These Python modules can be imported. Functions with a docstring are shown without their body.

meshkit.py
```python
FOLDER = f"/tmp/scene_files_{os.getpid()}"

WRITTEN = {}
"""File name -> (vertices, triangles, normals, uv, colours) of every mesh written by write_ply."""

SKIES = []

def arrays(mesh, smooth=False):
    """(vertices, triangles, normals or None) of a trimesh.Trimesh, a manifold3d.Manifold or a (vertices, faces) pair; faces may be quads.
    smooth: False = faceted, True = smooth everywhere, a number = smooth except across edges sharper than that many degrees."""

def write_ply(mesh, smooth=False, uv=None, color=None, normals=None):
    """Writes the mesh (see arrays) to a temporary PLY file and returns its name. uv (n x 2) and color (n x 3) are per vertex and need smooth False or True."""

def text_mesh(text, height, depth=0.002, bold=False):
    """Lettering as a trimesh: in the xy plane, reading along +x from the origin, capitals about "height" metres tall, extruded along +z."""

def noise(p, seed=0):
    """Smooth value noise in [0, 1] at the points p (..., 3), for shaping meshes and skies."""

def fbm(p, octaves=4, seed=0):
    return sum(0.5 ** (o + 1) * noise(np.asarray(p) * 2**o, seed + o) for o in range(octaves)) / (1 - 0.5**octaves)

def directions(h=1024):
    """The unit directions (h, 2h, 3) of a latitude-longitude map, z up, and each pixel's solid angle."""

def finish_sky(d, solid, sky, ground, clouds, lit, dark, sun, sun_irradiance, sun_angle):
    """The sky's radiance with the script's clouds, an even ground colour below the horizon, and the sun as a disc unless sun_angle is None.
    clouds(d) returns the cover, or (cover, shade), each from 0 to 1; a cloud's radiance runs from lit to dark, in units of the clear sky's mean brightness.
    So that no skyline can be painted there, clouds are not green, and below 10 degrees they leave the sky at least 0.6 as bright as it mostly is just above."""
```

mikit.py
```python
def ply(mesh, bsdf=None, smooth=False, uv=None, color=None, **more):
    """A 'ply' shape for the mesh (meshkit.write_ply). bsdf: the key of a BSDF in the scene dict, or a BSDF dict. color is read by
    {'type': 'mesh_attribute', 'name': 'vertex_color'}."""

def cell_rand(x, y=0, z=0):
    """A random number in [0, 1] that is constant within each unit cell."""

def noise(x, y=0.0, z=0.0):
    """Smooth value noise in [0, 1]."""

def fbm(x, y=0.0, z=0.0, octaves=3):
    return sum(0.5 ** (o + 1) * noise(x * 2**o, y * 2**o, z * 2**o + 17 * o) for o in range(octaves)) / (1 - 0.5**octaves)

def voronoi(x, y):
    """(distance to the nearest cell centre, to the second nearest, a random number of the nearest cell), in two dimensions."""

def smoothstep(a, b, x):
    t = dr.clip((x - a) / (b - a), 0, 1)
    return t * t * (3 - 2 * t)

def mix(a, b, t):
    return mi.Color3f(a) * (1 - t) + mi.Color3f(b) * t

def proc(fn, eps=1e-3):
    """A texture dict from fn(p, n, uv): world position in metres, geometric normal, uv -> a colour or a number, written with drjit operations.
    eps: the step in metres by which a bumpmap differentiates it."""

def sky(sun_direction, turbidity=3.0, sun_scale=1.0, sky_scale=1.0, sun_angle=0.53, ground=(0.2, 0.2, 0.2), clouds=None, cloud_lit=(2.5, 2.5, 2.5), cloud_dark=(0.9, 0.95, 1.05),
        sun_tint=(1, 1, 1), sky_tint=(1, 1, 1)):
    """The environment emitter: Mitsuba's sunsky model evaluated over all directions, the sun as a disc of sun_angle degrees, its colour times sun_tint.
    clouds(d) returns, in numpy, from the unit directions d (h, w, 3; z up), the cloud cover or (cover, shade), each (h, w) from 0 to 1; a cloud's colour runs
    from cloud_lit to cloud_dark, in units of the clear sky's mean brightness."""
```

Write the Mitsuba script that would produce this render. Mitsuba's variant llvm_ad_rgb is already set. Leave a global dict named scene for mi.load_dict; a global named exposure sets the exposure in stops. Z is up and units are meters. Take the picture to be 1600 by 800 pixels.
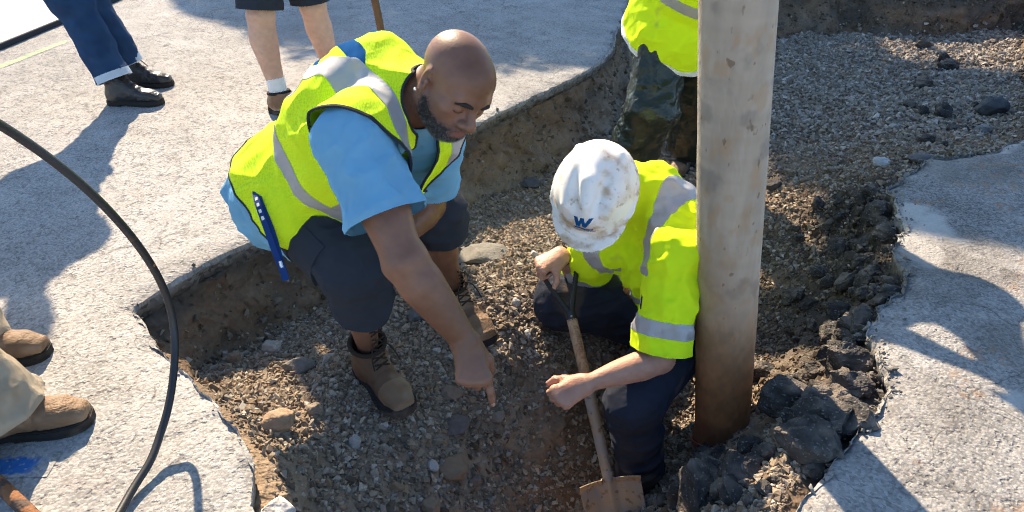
import math, numpy as np, trimesh, manifold3d, shapely, mitsuba as mi, mikit, meshkit
from scipy.spatial import cKDTree
from scipy.interpolate import RBFInterpolator, RegularGridInterpolator
from scipy.ndimage import distance_transform_edt, gaussian_filter
from shapely.geometry import Polygon, LineString, Point
T = mi.ScalarTransform4f
A = lambda *v: np.array(v, float)
def unit(v): v = np.asarray(v, float); return v / np.linalg.norm(v)

# ------------------------------------------------------------------ camera, sky, exposure
FOCAL, PITCH, EYE = 1150.0, math.radians(32.0), A(0, 0, 1.42)
FWD, DOWN, RIGHT = A(0, math.cos(PITCH), -math.sin(PITCH)), A(0, -math.sin(PITCH), -math.cos(PITCH)), A(1, 0, 0)
scene, labels = {}, {}
scene['camera'] = {'type': 'perspective', 'fov': math.degrees(2 * math.atan(800 / FOCAL)), 'fov_axis': 'x', 'near_clip': 0.05, 'far_clip': 400.0,
                   'to_world': T().look_at(origin=EYE.tolist(), target=(EYE + FWD).tolist(), up=[0, 0, 1])}
SUN = unit(A(-0.357, 0.934, math.tan(math.radians(35.5))))
scene['sky'] = mikit.sky(SUN, turbidity=3.0)
exposure = 3.22

def at(x, y, depth):
    """A point of the place, from where the photograph shows it and how far off it is along the camera axis."""
    return EYE + depth * (FWD + RIGHT * (x - 800) / FOCAL + DOWN * (y - 400) / FOCAL)
def ground(x, y, z=0.0):
    r = FWD + RIGHT * (x - 800) / FOCAL + DOWN * (y - 400) / FOCAL
    return EYE + r * ((z - EYE[2]) / r[2])
def atY(x, y, Y):
    r = FWD + RIGHT * (x - 800) / FOCAL + DOWN * (y - 400) / FOCAL
    return EYE + r * (Y / r[1])
def imgdir(r, d, toward): return unit(RIGHT * r + DOWN * d - FWD * toward)

# ------------------------------------------------------------------ entries
def numbered(name):
    if name not in scene and name not in labels: return name
    k = 1
    while f'{name}_{k:03d}' in scene or f'{name}_{k:03d}' in labels: k += 1
    return f'{name}_{k:03d}'
def thing(name, label=None, cat=None, group=None, kind=None):
    key = numbered(name); e = {}
    if label: e['label'] = label
    if cat: e['category'] = cat
    if group: e['group'] = group
    if kind: e['kind'] = kind
    labels[key] = e
    return key
def put(name, mesh, bsdf, parent=None, smooth=False, color=None, **tags):
    """One entry; with a parent it is a part of it."""
    if parent is None: key = thing(name, **tags)
    else:
        key = numbered(parent + '__' + name)
        if tags: labels[key] = tags
    scene[key] = mikit.ply(mesh, bsdf, smooth=smooth, color=color)
    return key
def on(key, mesh, bsdf, smooth=False, color=None):
    scene[key] = mikit.ply(mesh, bsdf, smooth=smooth, color=color); return key

# ------------------------------------------------------------------ implicit modelling
def smin(a, b, k):
    if k <= 0: return np.minimum(a, b)
    h = np.maximum(k - np.abs(a - b), 0) / k
    return np.minimum(a, b) - h * h * k * 0.25
class Cone:
    """A limb: two spheres and what lies between them."""
    def __init__(s, a, b, ra, rb, k=0.02, sub=False):
        s.a, s.b, s.ra, s.rb, s.k, s.sub = A(*a), A(*b), ra, rb, k, sub
        r = max(ra, rb); s.lo, s.hi = np.minimum(s.a, s.b) - r, np.maximum(s.a, s.b) + r
    def __call__(s, p):
        ab = s.b - s.a; t = np.clip(((p - s.a) @ ab) / max(ab @ ab, 1e-9), 0, 1)
        q = p - s.a - t[..., None] * ab
        return np.sqrt((q * q).sum(-1)) - (s.ra + (s.rb - s.ra) * t)
class Ell:
    """An ellipsoid with its own axes."""
    def __init__(s, c, axes, rad, k=0.02, sub=False):
        s.c, s.m, s.r, s.k, s.sub = A(*c), np.array([unit(x) for x in axes]), A(*rad), k, sub
        e = np.sqrt(((s.m * s.r[:, None]) ** 2).sum(0)); s.lo, s.hi = s.c - e, s.c + e
    def __call__(s, p):
        q = (p - s.c) @ s.m.T
        k0 = np.sqrt(((q / s.r) ** 2).sum(-1)); k1 = np.sqrt(((q / s.r ** 2) ** 2).sum(-1))
        return k0 * (k0 - 1) / np.maximum(k1, 1e-6)
class Loft:
    """Oval sections along an axis. rows: (distance along, half width, half depth, offset to the front[, offset to the side])."""
    def __init__(s, o, axis, side, rows, k=0.03, sub=False, power=2.0):
        s.o, s.ax = A(*o), unit(axis); s.si = unit(A(*side) - (A(*side) @ s.ax) * s.ax); s.fr = np.cross(s.si, s.ax)
        s.rows = np.array([list(r) + [0] * (5 - len(r)) for r in rows], float); s.k, s.sub, s.pw = k, sub, power
        pts = []
        for r in s.rows:
            c = s.o + s.ax * r[0] + s.fr * r[3] + s.si * r[4]; m = max(r[1], r[2]) * 1.05; pts += [c - m, c + m]
        s.lo, s.hi = np.min(pts, 0), np.max(pts, 0)
    def local(s, p):
        q = p - s.o; return q @ s.ax, q @ s.si, q @ s.fr
    def __call__(s, p):
        t, x, y = s.local(p); R = s.rows; tc = np.clip(t, R[0, 0], R[-1, 0])
        a, b, o, q = (np.interp(tc, R[:, 0], R[:, i]) for i in (1, 2, 3, 4))
        e = t - tc; x, y = np.abs(x - q), np.abs(y - o)
        m = np.minimum(a, b)
        if s.pw == 2.0: n = np.sqrt((x / a) ** 2 + (y / b) ** 2 + (e / (m * 0.6)) ** 2)
        else: n = ((x / a) ** s.pw + (y / b) ** s.pw + (np.abs(e) / (m * 0.6)) ** s.pw) ** (1 / s.pw)
        return (n - 1) * m * 0.9
class Plane:
    """Cuts away what lies beyond a plane."""
    def __init__(s, c, n, k=0.0): s.c, s.n, s.k, s.sub = A(*c), unit(n), k, True; s.lo = s.hi = None
    def __call__(s, p): return -((p - s.c) @ s.n)
def mat_of(prims):
    lo = np.min([q.lo for q in prims if not q.sub], 0); hi = np.max([q.hi for q in prims if not q.sub], 0); return lo, hi
def evaluate(prims, p, grow=0.0):
    """The field at any points."""
    d = np.full(p.shape[:-1], 1e3)
    for q in prims: d = -smin(-d, q(p), q.k) if q.sub else smin(d, q(p), q.k)
    return d - grow
def grid_field(prims, h, lo, hi, grow=0.0, disp=None, band=0.04):
    n = np.ceil((hi - lo) / h).astype(int) + 1
    ax = [lo[i] + h * np.arange(n[i]) for i in range(3)]
    D = np.full(n, 1.0)
    for q in prims:
        if q.lo is None: sl = (slice(None),) * 3
        else:
            m = band + grow + q.k
            i0 = np.maximum(np.floor((q.lo - m - lo) / h).astype(int), 0); i1 = np.minimum(np.ceil((q.hi + m - lo) / h).astype(int) + 1, n)
            if (i1 <= i0).any(): continue
            sl = tuple(slice(a, b) for a, b in zip(i0, i1))
        P = np.stack(np.meshgrid(*[ax[i][sl[i]] for i in range(3)], indexing='ij'), -1)
        d = q(P)
        D[sl] = -smin(-D[sl], d, q.k) if q.sub else smin(D[sl], d, q.k)
    D -= grow
    if disp is not None:
        near = np.abs(D) < band
        i = np.nonzero(near); P = np.stack([ax[c][i[c]] for c in range(3)], -1)
        D[near] -= disp(P)
    return D
def surface_nets(D, lo, h):
    n = np.array(D.shape); s = D < 0
    c = s[:-1, :-1, :-1].astype(np.int8)
    acc = np.zeros(n - 1, np.int8)
    for a in (0, 1):
        for b in (0, 1):
            for e in (0, 1): acc += s[a:n[0] - 1 + a, b:n[1] - 1 + b, e:n[2] - 1 + e]
    cells = (acc > 0) & (acc < 8); idx = np.full(n - 1, -1, np.int64); I = np.argwhere(cells); idx[cells] = np.arange(len(I))
    pos, cnt = np.zeros((len(I), 3)), np.zeros(len(I))
    cor = [(a, b, e) for a in (0, 1) for b in (0, 1) for e in (0, 1)]
    val = {q: D[I[:, 0] + q[0], I[:, 1] + q[1], I[:, 2] + q[2]] for q in cor}
    for q in cor:
        for k in range(3):
            if q[k] == 0:
                r = list(q); r[k] = 1; r = tuple(r); v0, v1 = val[q], val[r]
                x = (v0 < 0) != (v1 < 0); t = np.where(x, v0 / np.where(x, v0 - v1, 1), 0)
                pt = np.tile(np.array(q, float), (len(I), 1)); pt[:, k] = t
                pos += pt * x[:, None]; cnt += x
    V = lo + (I + pos / cnt[:, None]) * h
    F = []
    for k in range(3):
        u, w = (k + 1) % 3, (k + 2) % 3
        sl0 = [slice(1, -1)] * 3; sl1 = [slice(1, -1)] * 3
        sl0[k] = slice(0, -1); sl1[k] = slice(1, None)
        a, b = s[tuple(sl0)], s[tuple(sl1)]
        for flip, m in ((False, a & ~b), (True, ~a & b)):
            E = np.argwhere(m)
            if not len(E): continue
            E[:, u] += 1; E[:, w] += 1
            def cid(du, dw):
                q = E.copy(); q[:, u] += du; q[:, w] += dw; return idx[q[:, 0], q[:, 1], q[:, 2]]
            quad = np.stack([cid(-1, -1), cid(0, -1), cid(0, 0), cid(-1, 0)], 1)
            if flip: quad = quad[:, ::-1]
            F.append(quad)
    F = np.vstack(F); F = F[(F >= 0).all(1)]
    return V, np.vstack([F[:, [0, 1, 2]], F[:, [0, 2, 3]]])
def relax(V, F, n=4):
    e = np.vstack([F[:, [0, 1]], F[:, [1, 2]], F[:, [2, 0]]]); e = np.vstack([e, e[:, ::-1]])
    deg = np.bincount(e[:, 0], minlength=len(V)).astype(float)
    for i in range(n):
        for lam in (0.5, -0.52):
            s = np.stack([np.bincount(e[:, 0], V[e[:, 1], c], len(V)) for c in range(3)], 1) / np.maximum(deg, 1)[:, None]
            V = V + lam * (s - V)
    return V
def normals(V, F):
    n = np.zeros_like(V); f = np.cross(V[F[:, 1]] - V[F[:, 0]], V[F[:, 2]] - V[F[:, 0]])
    for k in range(3):
        for c in range(3): n[:, c] += np.bincount(F[:, k], f[:, c], len(V))
    return n / np.maximum(np.linalg.norm(n, axis=1, keepdims=True), 1e-12)
def body(prims, h=0.006, grow=0.0, disp=None, box=None, smooth=3):
    lo, hi = mat_of(prims); lo = lo - grow - 0.03; hi = hi + grow + 0.03
    if box is not None: lo, hi = np.maximum(lo, box[0]), np.minimum(hi, box[1])
    V, F = surface_nets(grid_field(prims, h, lo, hi, grow, disp), lo, h)
    return relax(V, F, smooth), F
def used(V, F):
    u, inv = np.unique(F, return_inverse=True); return V[u], inv.reshape(F.shape)
def clip(V, F, g):
    """(where g > 0, where g < 0): the mesh cut cleanly along g = 0."""
    g = np.where(np.abs(g) < 1e-7, 1e-7, g); pos = g > 0; out = []
    e = np.vstack([F[:, [0, 1]], F[:, [1, 2]], F[:, [2, 0]]]); x = pos[e[:, 0]] != pos[e[:, 1]]
    es = np.sort(e[x], 1); un, inv = np.unique(es, axis=0, return_inverse=True); inv = inv.ravel()
    t = g[un[:, 0]] / (g[un[:, 0]] - g[un[:, 1]]); new = V[un[:, 0]] + t[:, None] * (V[un[:, 1]] - V[un[:, 0]])
    eid = np.full(len(e), -1); eid[x] = inv + len(V); eid = eid.reshape(3, -1).T  # edges 01, 12, 20
    W = np.vstack([V, new]); np_ = pos[F].sum(1)
    for want in (True, False):
        parts = [F[np_ == (3 if want else 0)]]
        for k in range(3):
            a, b, c = F[:, k], F[:, (k + 1) % 3], F[:, (k + 2) % 3]; eab, eca = eid[:, k], eid[:, (k + 2) % 3]
            lone = (pos[a] == want) & (pos[b] != want) & (pos[c] != want)
            parts.append(np.stack([a, eab, eca], 1)[lone])
            two = (pos[a] != want) & (pos[b] == want) & (pos[c] == want)
            parts.append(np.stack([eab, b, c], 1)[two]); parts.append(np.stack([eab, c, eca], 1)[two])
        out.append(used(W, np.vstack(parts)) if sum(map(len, parts)) else (np.zeros((0, 3)), np.zeros((0, 3), int)))
    return out
def shell(V, F, t, lift=0.0):
    """Cloth with its edges folded back to a thickness t; lift moves it outwards first."""
    n = normals(V, F); O = V + n * lift
    e = np.vstack([F[:, [0, 1]], F[:, [1, 2]], F[:, [2, 0]]]); es = np.sort(e, 1)
    un, inv, cnt = np.unique(es, axis=0, return_inverse=True, return_counts=True); b = e[cnt[inv.ravel()] == 1]
    ids, iv = np.unique(b, return_inverse=True); iv = iv.reshape(b.shape) + len(V); I = O[ids] - n[ids] * t
    return np.vstack([O, I]), np.vstack([F, np.stack([b[:, 1], b[:, 0], iv[:, 0]], 1), np.stack([b[:, 1], iv[:, 0], iv[:, 1]], 1)])
def join(*ms):
    V, F, n = [], [], 0
    for m in ms:
        v, f = (m.vertices, m.faces) if hasattr(m, 'faces') else m
        V.append(v); F.append(np.asarray(f) + n); n += len(v)
    return np.vstack(V), np.vstack(F)
def spline(pts, n=40):
    """A smooth curve through the points."""
    p = np.asarray(pts, float); from_ = np.concatenate([[0], np.cumsum(np.linalg.norm(np.diff(p, axis=0), axis=1) ** 0.5)])
    from scipy.interpolate import CubicSpline
    return CubicSpline(from_, p)(np.linspace(0, from_[-1], n))
def tube(pts, r, sides=10, cap=True):
    """A round bar along a path; r may change along it."""
    p = np.asarray(pts, float); r = np.broadcast_to(np.asarray(r, float), (len(p),)); t = np.gradient(p, axis=0); t /= np.linalg.norm(t, axis=1, keepdims=True)
    a = np.cross(t[0], [0, 0, 1] if abs(t[0][2]) < 0.9 else [1, 0, 0]); a /= np.linalg.norm(a); ang = np.arange(sides) * 2 * np.pi / sides; V = []
    for i in range(len(p)):
        a = a - (a @ t[i]) * t[i]; a /= np.linalg.norm(a); b = np.cross(t[i], a)
        V.append(p[i] + r[i] * (np.cos(ang)[:, None] * a + np.sin(ang)[:, None] * b))
    V = np.vstack(V); F = []
    i, j = np.meshgrid(np.arange(len(p) - 1), np.arange(sides), indexing='ij'); i, j = i.ravel(), j.ravel()
    q = np.stack([i * sides + j, i * sides + (j + 1) % sides, (i + 1) * sides + (j + 1) % sides, (i + 1) * sides + j], 1)
    F = np.vstack([q[:, [0, 1, 2]], q[:, [0, 2, 3]]])
    if cap:
        V = np.vstack([V, p[0], p[-1]]); m = len(V); j = np.arange(sides); e = (len(p) - 1) * sides
        F = np.vstack([F, np.stack([(j + 1) % sides, j, j * 0 + m - 2], 1), np.stack([e + j, e + (j + 1) % sides, j * 0 + m - 1], 1)])
    return V, F
def band(pts, nor, width, thick):
    """A flat strap along a path; nor: the direction its face looks."""
    p = np.asarray(pts, float); t = np.gradient(p, axis=0); t /= np.linalg.norm(t, axis=1, keepdims=True)
    nor = np.broadcast_to(np.asarray(nor, float), p.shape); s = np.cross(t, nor); s /= np.linalg.norm(s, axis=1, keepdims=True); m = np.cross(s, t)
    V = np.stack([p + s * width / 2 + m * thick / 2, p - s * width / 2 + m * thick / 2, p - s * width / 2 - m * thick / 2, p + s * width / 2 - m * thick / 2], 1).reshape(-1, 3)
    F = []
    for i in range(len(p) - 1):
        for j in range(4):
            a, b = i * 4 + j, i * 4 + (j + 1) % 4; F += [[a, b, b + 4], [a, b + 4, a + 4]]
    e = 4 * (len(p) - 1); F += [[0, 2, 1], [0, 3, 2], [e, e + 1, e + 2], [e, e + 2, e + 3]]
    return V, np.array(F)
def rounded_poly(poly, z0, z1, r=0.003):
    """An outline between two heights with its upper edge rounded off."""
    return trimesh.util.concatenate([trimesh.creation.extrude_polygon(poly, z1 - z0 - r, engine='earcut').apply_translation([0, 0, z0]),
                                     trimesh.creation.extrude_polygon(poly.buffer(-r), r, engine='earcut').apply_translation([0, 0, z1 - r])])
def noise3(p, s, seed=0): return meshkit.fbm(np.asarray(p) * s, 3, seed) - 0.5
def sstep(a, b, x): t = np.clip((x - a) / (b - a), 0, 1); return t * t * (3 - 2 * t)
# ------------------------------------------------------------------ materials
def rgb(*c): return {'type': 'rgb', 'value': list(c)}
def rough(col, r=0.7, spec=0.3, **k): return {'type': 'twosided', 'b': {'type': 'principled', 'base_color': col if isinstance(col, dict) else rgb(*col), 'roughness': r, 'specular': spec, **k}}
def bumped(b, fn, scale, eps=1e-3):
    inner = b['b'] if b['type'] == 'twosided' else b
    return {'type': 'twosided', 'b': {'type': 'bumpmap', 't': mikit.proc(fn, eps), 'scale': scale, 'b': inner}}
N, FB, VO, SS, MIX = mikit.noise, mikit.fbm, mikit.voronoi, mikit.smoothstep, mikit.mix
C3 = mi.Color3f
import drjit as dr
def asphalt_col(p, n, uv):
    d, d2, r = VO(p.x * 150, p.y * 150)
    big = FB(p.x * 1.1, p.y * 1.1, 3.0, 4); mid = FB(p.x * 9, p.y * 9, 1.0, 3)
    east = SS(0.6, 1.7, p.x)                                    # the slab on the far side of the trench is a paler, dustier patch
    g = 0.28 - 0.055 * east + 0.12 * (big - 0.5) + 0.13 * (mid - 0.5) + 0.15 * (r - 0.5)
    g = g + east * (0.06 * (FB(p.x * 5, p.y * 5, 7.0, 3) - 0.35))
    pits = SS(0.64, 0.74, FB(p.x * 75, p.y * 75, 5.0, 3)); g = g * (1 - 0.28 * pits)
    c1, c2, _ = VO(p.x * 2.3 + 0.35 * FB(p.x * 9, p.y * 9, 2.0), p.y * 2.3 + 0.35 * FB(p.x * 9, p.y * 9, 9.0))
    crack = (1 - SS(0.0, 0.020, c2 - c1)) * SS(0.40, 0.52, FB(p.x * 1.4, p.y * 1.4, 11.0, 2)); b1, b2, _ = VO(p.x * 5.5 + 0.3 * FB(p.x * 14, p.y * 14, 2.0), p.y * 7.5 + 0.3 * FB(p.x * 14, p.y * 14, 9.0)); fine = (1 - SS(0.0, 0.035, b2 - b1)) * SS(0.50, 0.62, FB(p.x * 2.6, p.y * 2.6, 19.0, 3)); g = g * (1 - 0.45 * crack) * (1 - 0.30 * fine)
    col = C3(g, g * 0.975, g * 0.945)
    dust = east * SS(0.54, 0.66, FB(p.x * 4.3, p.y * 4.3, 13.0, 4)); col = MIX(col, C3(0.46, 0.45, 0.43), dust * 0.75)
    rust = SS(0.64, 0.72, FB(p.x * 7, p.y * 7, 23.0, 3)) * (0.15 + 0.6 * east) * SS(0.45, 0.7, N(p.x * 60, p.y * 60, 2.0)); col = MIX(col, C3(0.28, 0.15, 0.07), rust * 0.6)
    grime = east * SS(0.48, 0.66, FB(p.x * 2.6 + 5, p.y * 2.6, 31.0, 4)); col = MIX(col, C3(0.13, 0.115, 0.10), grime * 0.45); soil = SS(-0.028, -0.075, p.z); e1, e2, er = VO(p.x * 60 + p.z * 70, p.y * 60 - p.z * 50); return MIX(MIX(col, C3(0.16, 0.15, 0.14) * (0.5 + 1.0 * er), SS(-0.02, -0.03, p.z)), C3(0.085, 0.075, 0.065) * (0.6 + 0.9 * er), soil)
def asphalt_h(p, n, uv):
    d, d2, r = VO(p.x * 150, p.y * 150); e, e2, q = VO(p.x * 70 + 7, p.y * 70)
    pits = SS(0.64, 0.74, FB(p.x * 75, p.y * 75, 5.0, 3))
    return 0.5 * r * (1 - SS(0.3, 0.7, d)) + 0.45 * q * (1 - SS(0.25, 0.6, e)) + 0.5 * FB(p.x * 22, p.y * 22, 0.0, 3) - 0.9 * pits + 0.6 * N(p.x * 130, p.y * 130, p.z * 130)
scene['m_asphalt'] = bumped(rough(mikit.proc(asphalt_col), 0.85, 0.25), asphalt_h, 0.0024, 2e-3)
def dirt_col(p, n, uv):
    a = FB(p.x * 3, p.y * 3, p.z * 5, 4); b = FB(p.x * 28, p.y * 28, p.z * 28, 3); c = FB(p.x * 90, p.y * 90, p.z * 90, 2)
    low = SS(-0.05, -0.42, p.z)
    col = MIX(C3(0.075, 0.063, 0.052), C3(0.150, 0.104, 0.070), SS(0.35, 0.62, a))          # dark sub-base over brown clay
    col = MIX(col, C3(0.21, 0.165, 0.122), low * SS(0.4, 0.65, FB(p.x * 2, p.y * 2, p.z * 2 + 4, 3)))
    near = SS(1.9, 1.2, p.y) * SS(0.3, -0.1, p.x); col = MIX(col, C3(0.235, 0.178, 0.125), near * 0.8)
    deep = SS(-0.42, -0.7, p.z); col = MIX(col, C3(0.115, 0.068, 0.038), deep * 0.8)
    tar = SS(0.85, 1.2, p.x - 0.25 * (p.y - 2.0)) * SS(3.5, 3.1, p.y) * SS(-0.55, -0.35, p.z); col = MIX(col, C3(0.040, 0.037, 0.036), tar * 0.85)
    return col * (0.62 + 0.6 * b + 0.55 * c)
def dirt_h(p, n, uv): return FB(p.x * 45, p.y * 45, p.z * 45, 4) + 0.5 * FB(p.x * 160, p.y * 160, p.z * 160, 2)
scene['m_dirt'] = bumped(rough(mikit.proc(dirt_col), 0.95, 0.12), dirt_h, 0.012, 2e-3)
def stone_col(p, n, uv): return 0
VC = {'type': 'mesh_attribute', 'name': 'vertex_color'}
def grain_h(p, n, uv): return FB(p.x * 130, p.y * 130, p.z * 130, 3)
scene['m_gravel'] = rough(VC, 0.85, 0.2)
scene['m_stone'] = bumped(rough(VC, 0.85, 0.25), grain_h, 0.004)
def tar_col(p, n, uv):
    d = FB(p.x * 60, p.y * 60, p.z * 60, 3); e = N(p.x * 170, p.y * 170, p.z * 170); a = FB(p.x * 14, p.y * 14, p.z * 14, 3)
    col = C3(0.036, 0.0345, 0.034) * (0.5 + d)
    col = MIX(col, C3(0.20, 0.19, 0.18), SS(0.72, 0.86, e) * 0.6)
    up = SS(0.2, 0.8, n.z); return MIX(col, C3(0.20, 0.165, 0.135), SS(0.42, 0.68, a) * (0.22 + 0.42 * up))
scene['m_tar'] = bumped(rough(mikit.proc(tar_col), 0.8, 0.3), grain_h, 0.010)

# ------------------------------------------------------------------ the street and the trench cut into it
RIM = [(210,478),(250,450),(290,425),(335,402),(375,380),(415,362),(480,330),(560,290),(640,248),(700,212),(740,192),(775,176),(820,155),(870,132),(910,112),(940,92),(956,75),(962,50),(978,14),(1000,-20),
       (1100,-28),(1220,-16),(1330,-20),(1440,-10),(1560,-14),(1640,-20),(1650,60),(1625,160),(1600,222),(1560,233),(1500,242),(1455,250),(1412,262),(1398,290),(1408,320),(1416,350),(1412,390),(1422,422),(1400,455),
       (1372,485),(1362,530),(1376,560),(1390,590),(1372,625),(1345,660),(1325,690),(1288,722),(1258,770),(1235,815),(1200,880),(1050,960),(800,980),(600,960),(450,880),(402,800),(396,762),(403,722),(392,690),(362,660),(332,620),(300,585),(268,560),(238,522)]
RIMW = np.array([ground(*q)[:2] for q in RIM])
def jagged(P, step=0.010, amp=0.030, seed=3):
    P = np.vstack([P, P[:1]]); L = np.concatenate([[0], np.cumsum(np.linalg.norm(np.diff(P, axis=0), axis=1))]); s = np.arange(0, L[-1], step)
    Q = np.stack([np.interp(s, L, P[:, i]) for i in range(2)], 1); z = np.zeros(len(Q))
    east = sstep(.7, 1.3, Q[:, 0])[:, None]; amp = amp * (.38 + .75 * east)
    o = np.stack([meshkit.fbm(np.c_[Q * 17, z + k], 5, seed + k) - 0.5 for k in range(2)], 1)
    w = np.stack([meshkit.noise(np.c_[Q * 4, z + 5 * k], seed + k + 9) - 0.5 for k in range(2)], 1)
    return Q + amp * 2.2 * o + amp * 1.6 * w
HOLE = Polygon(jagged(RIMW)).buffer(0)
HOLE = max(getattr(HOLE, 'geoms', [HOLE]), key=lambda g: g.area)
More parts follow.
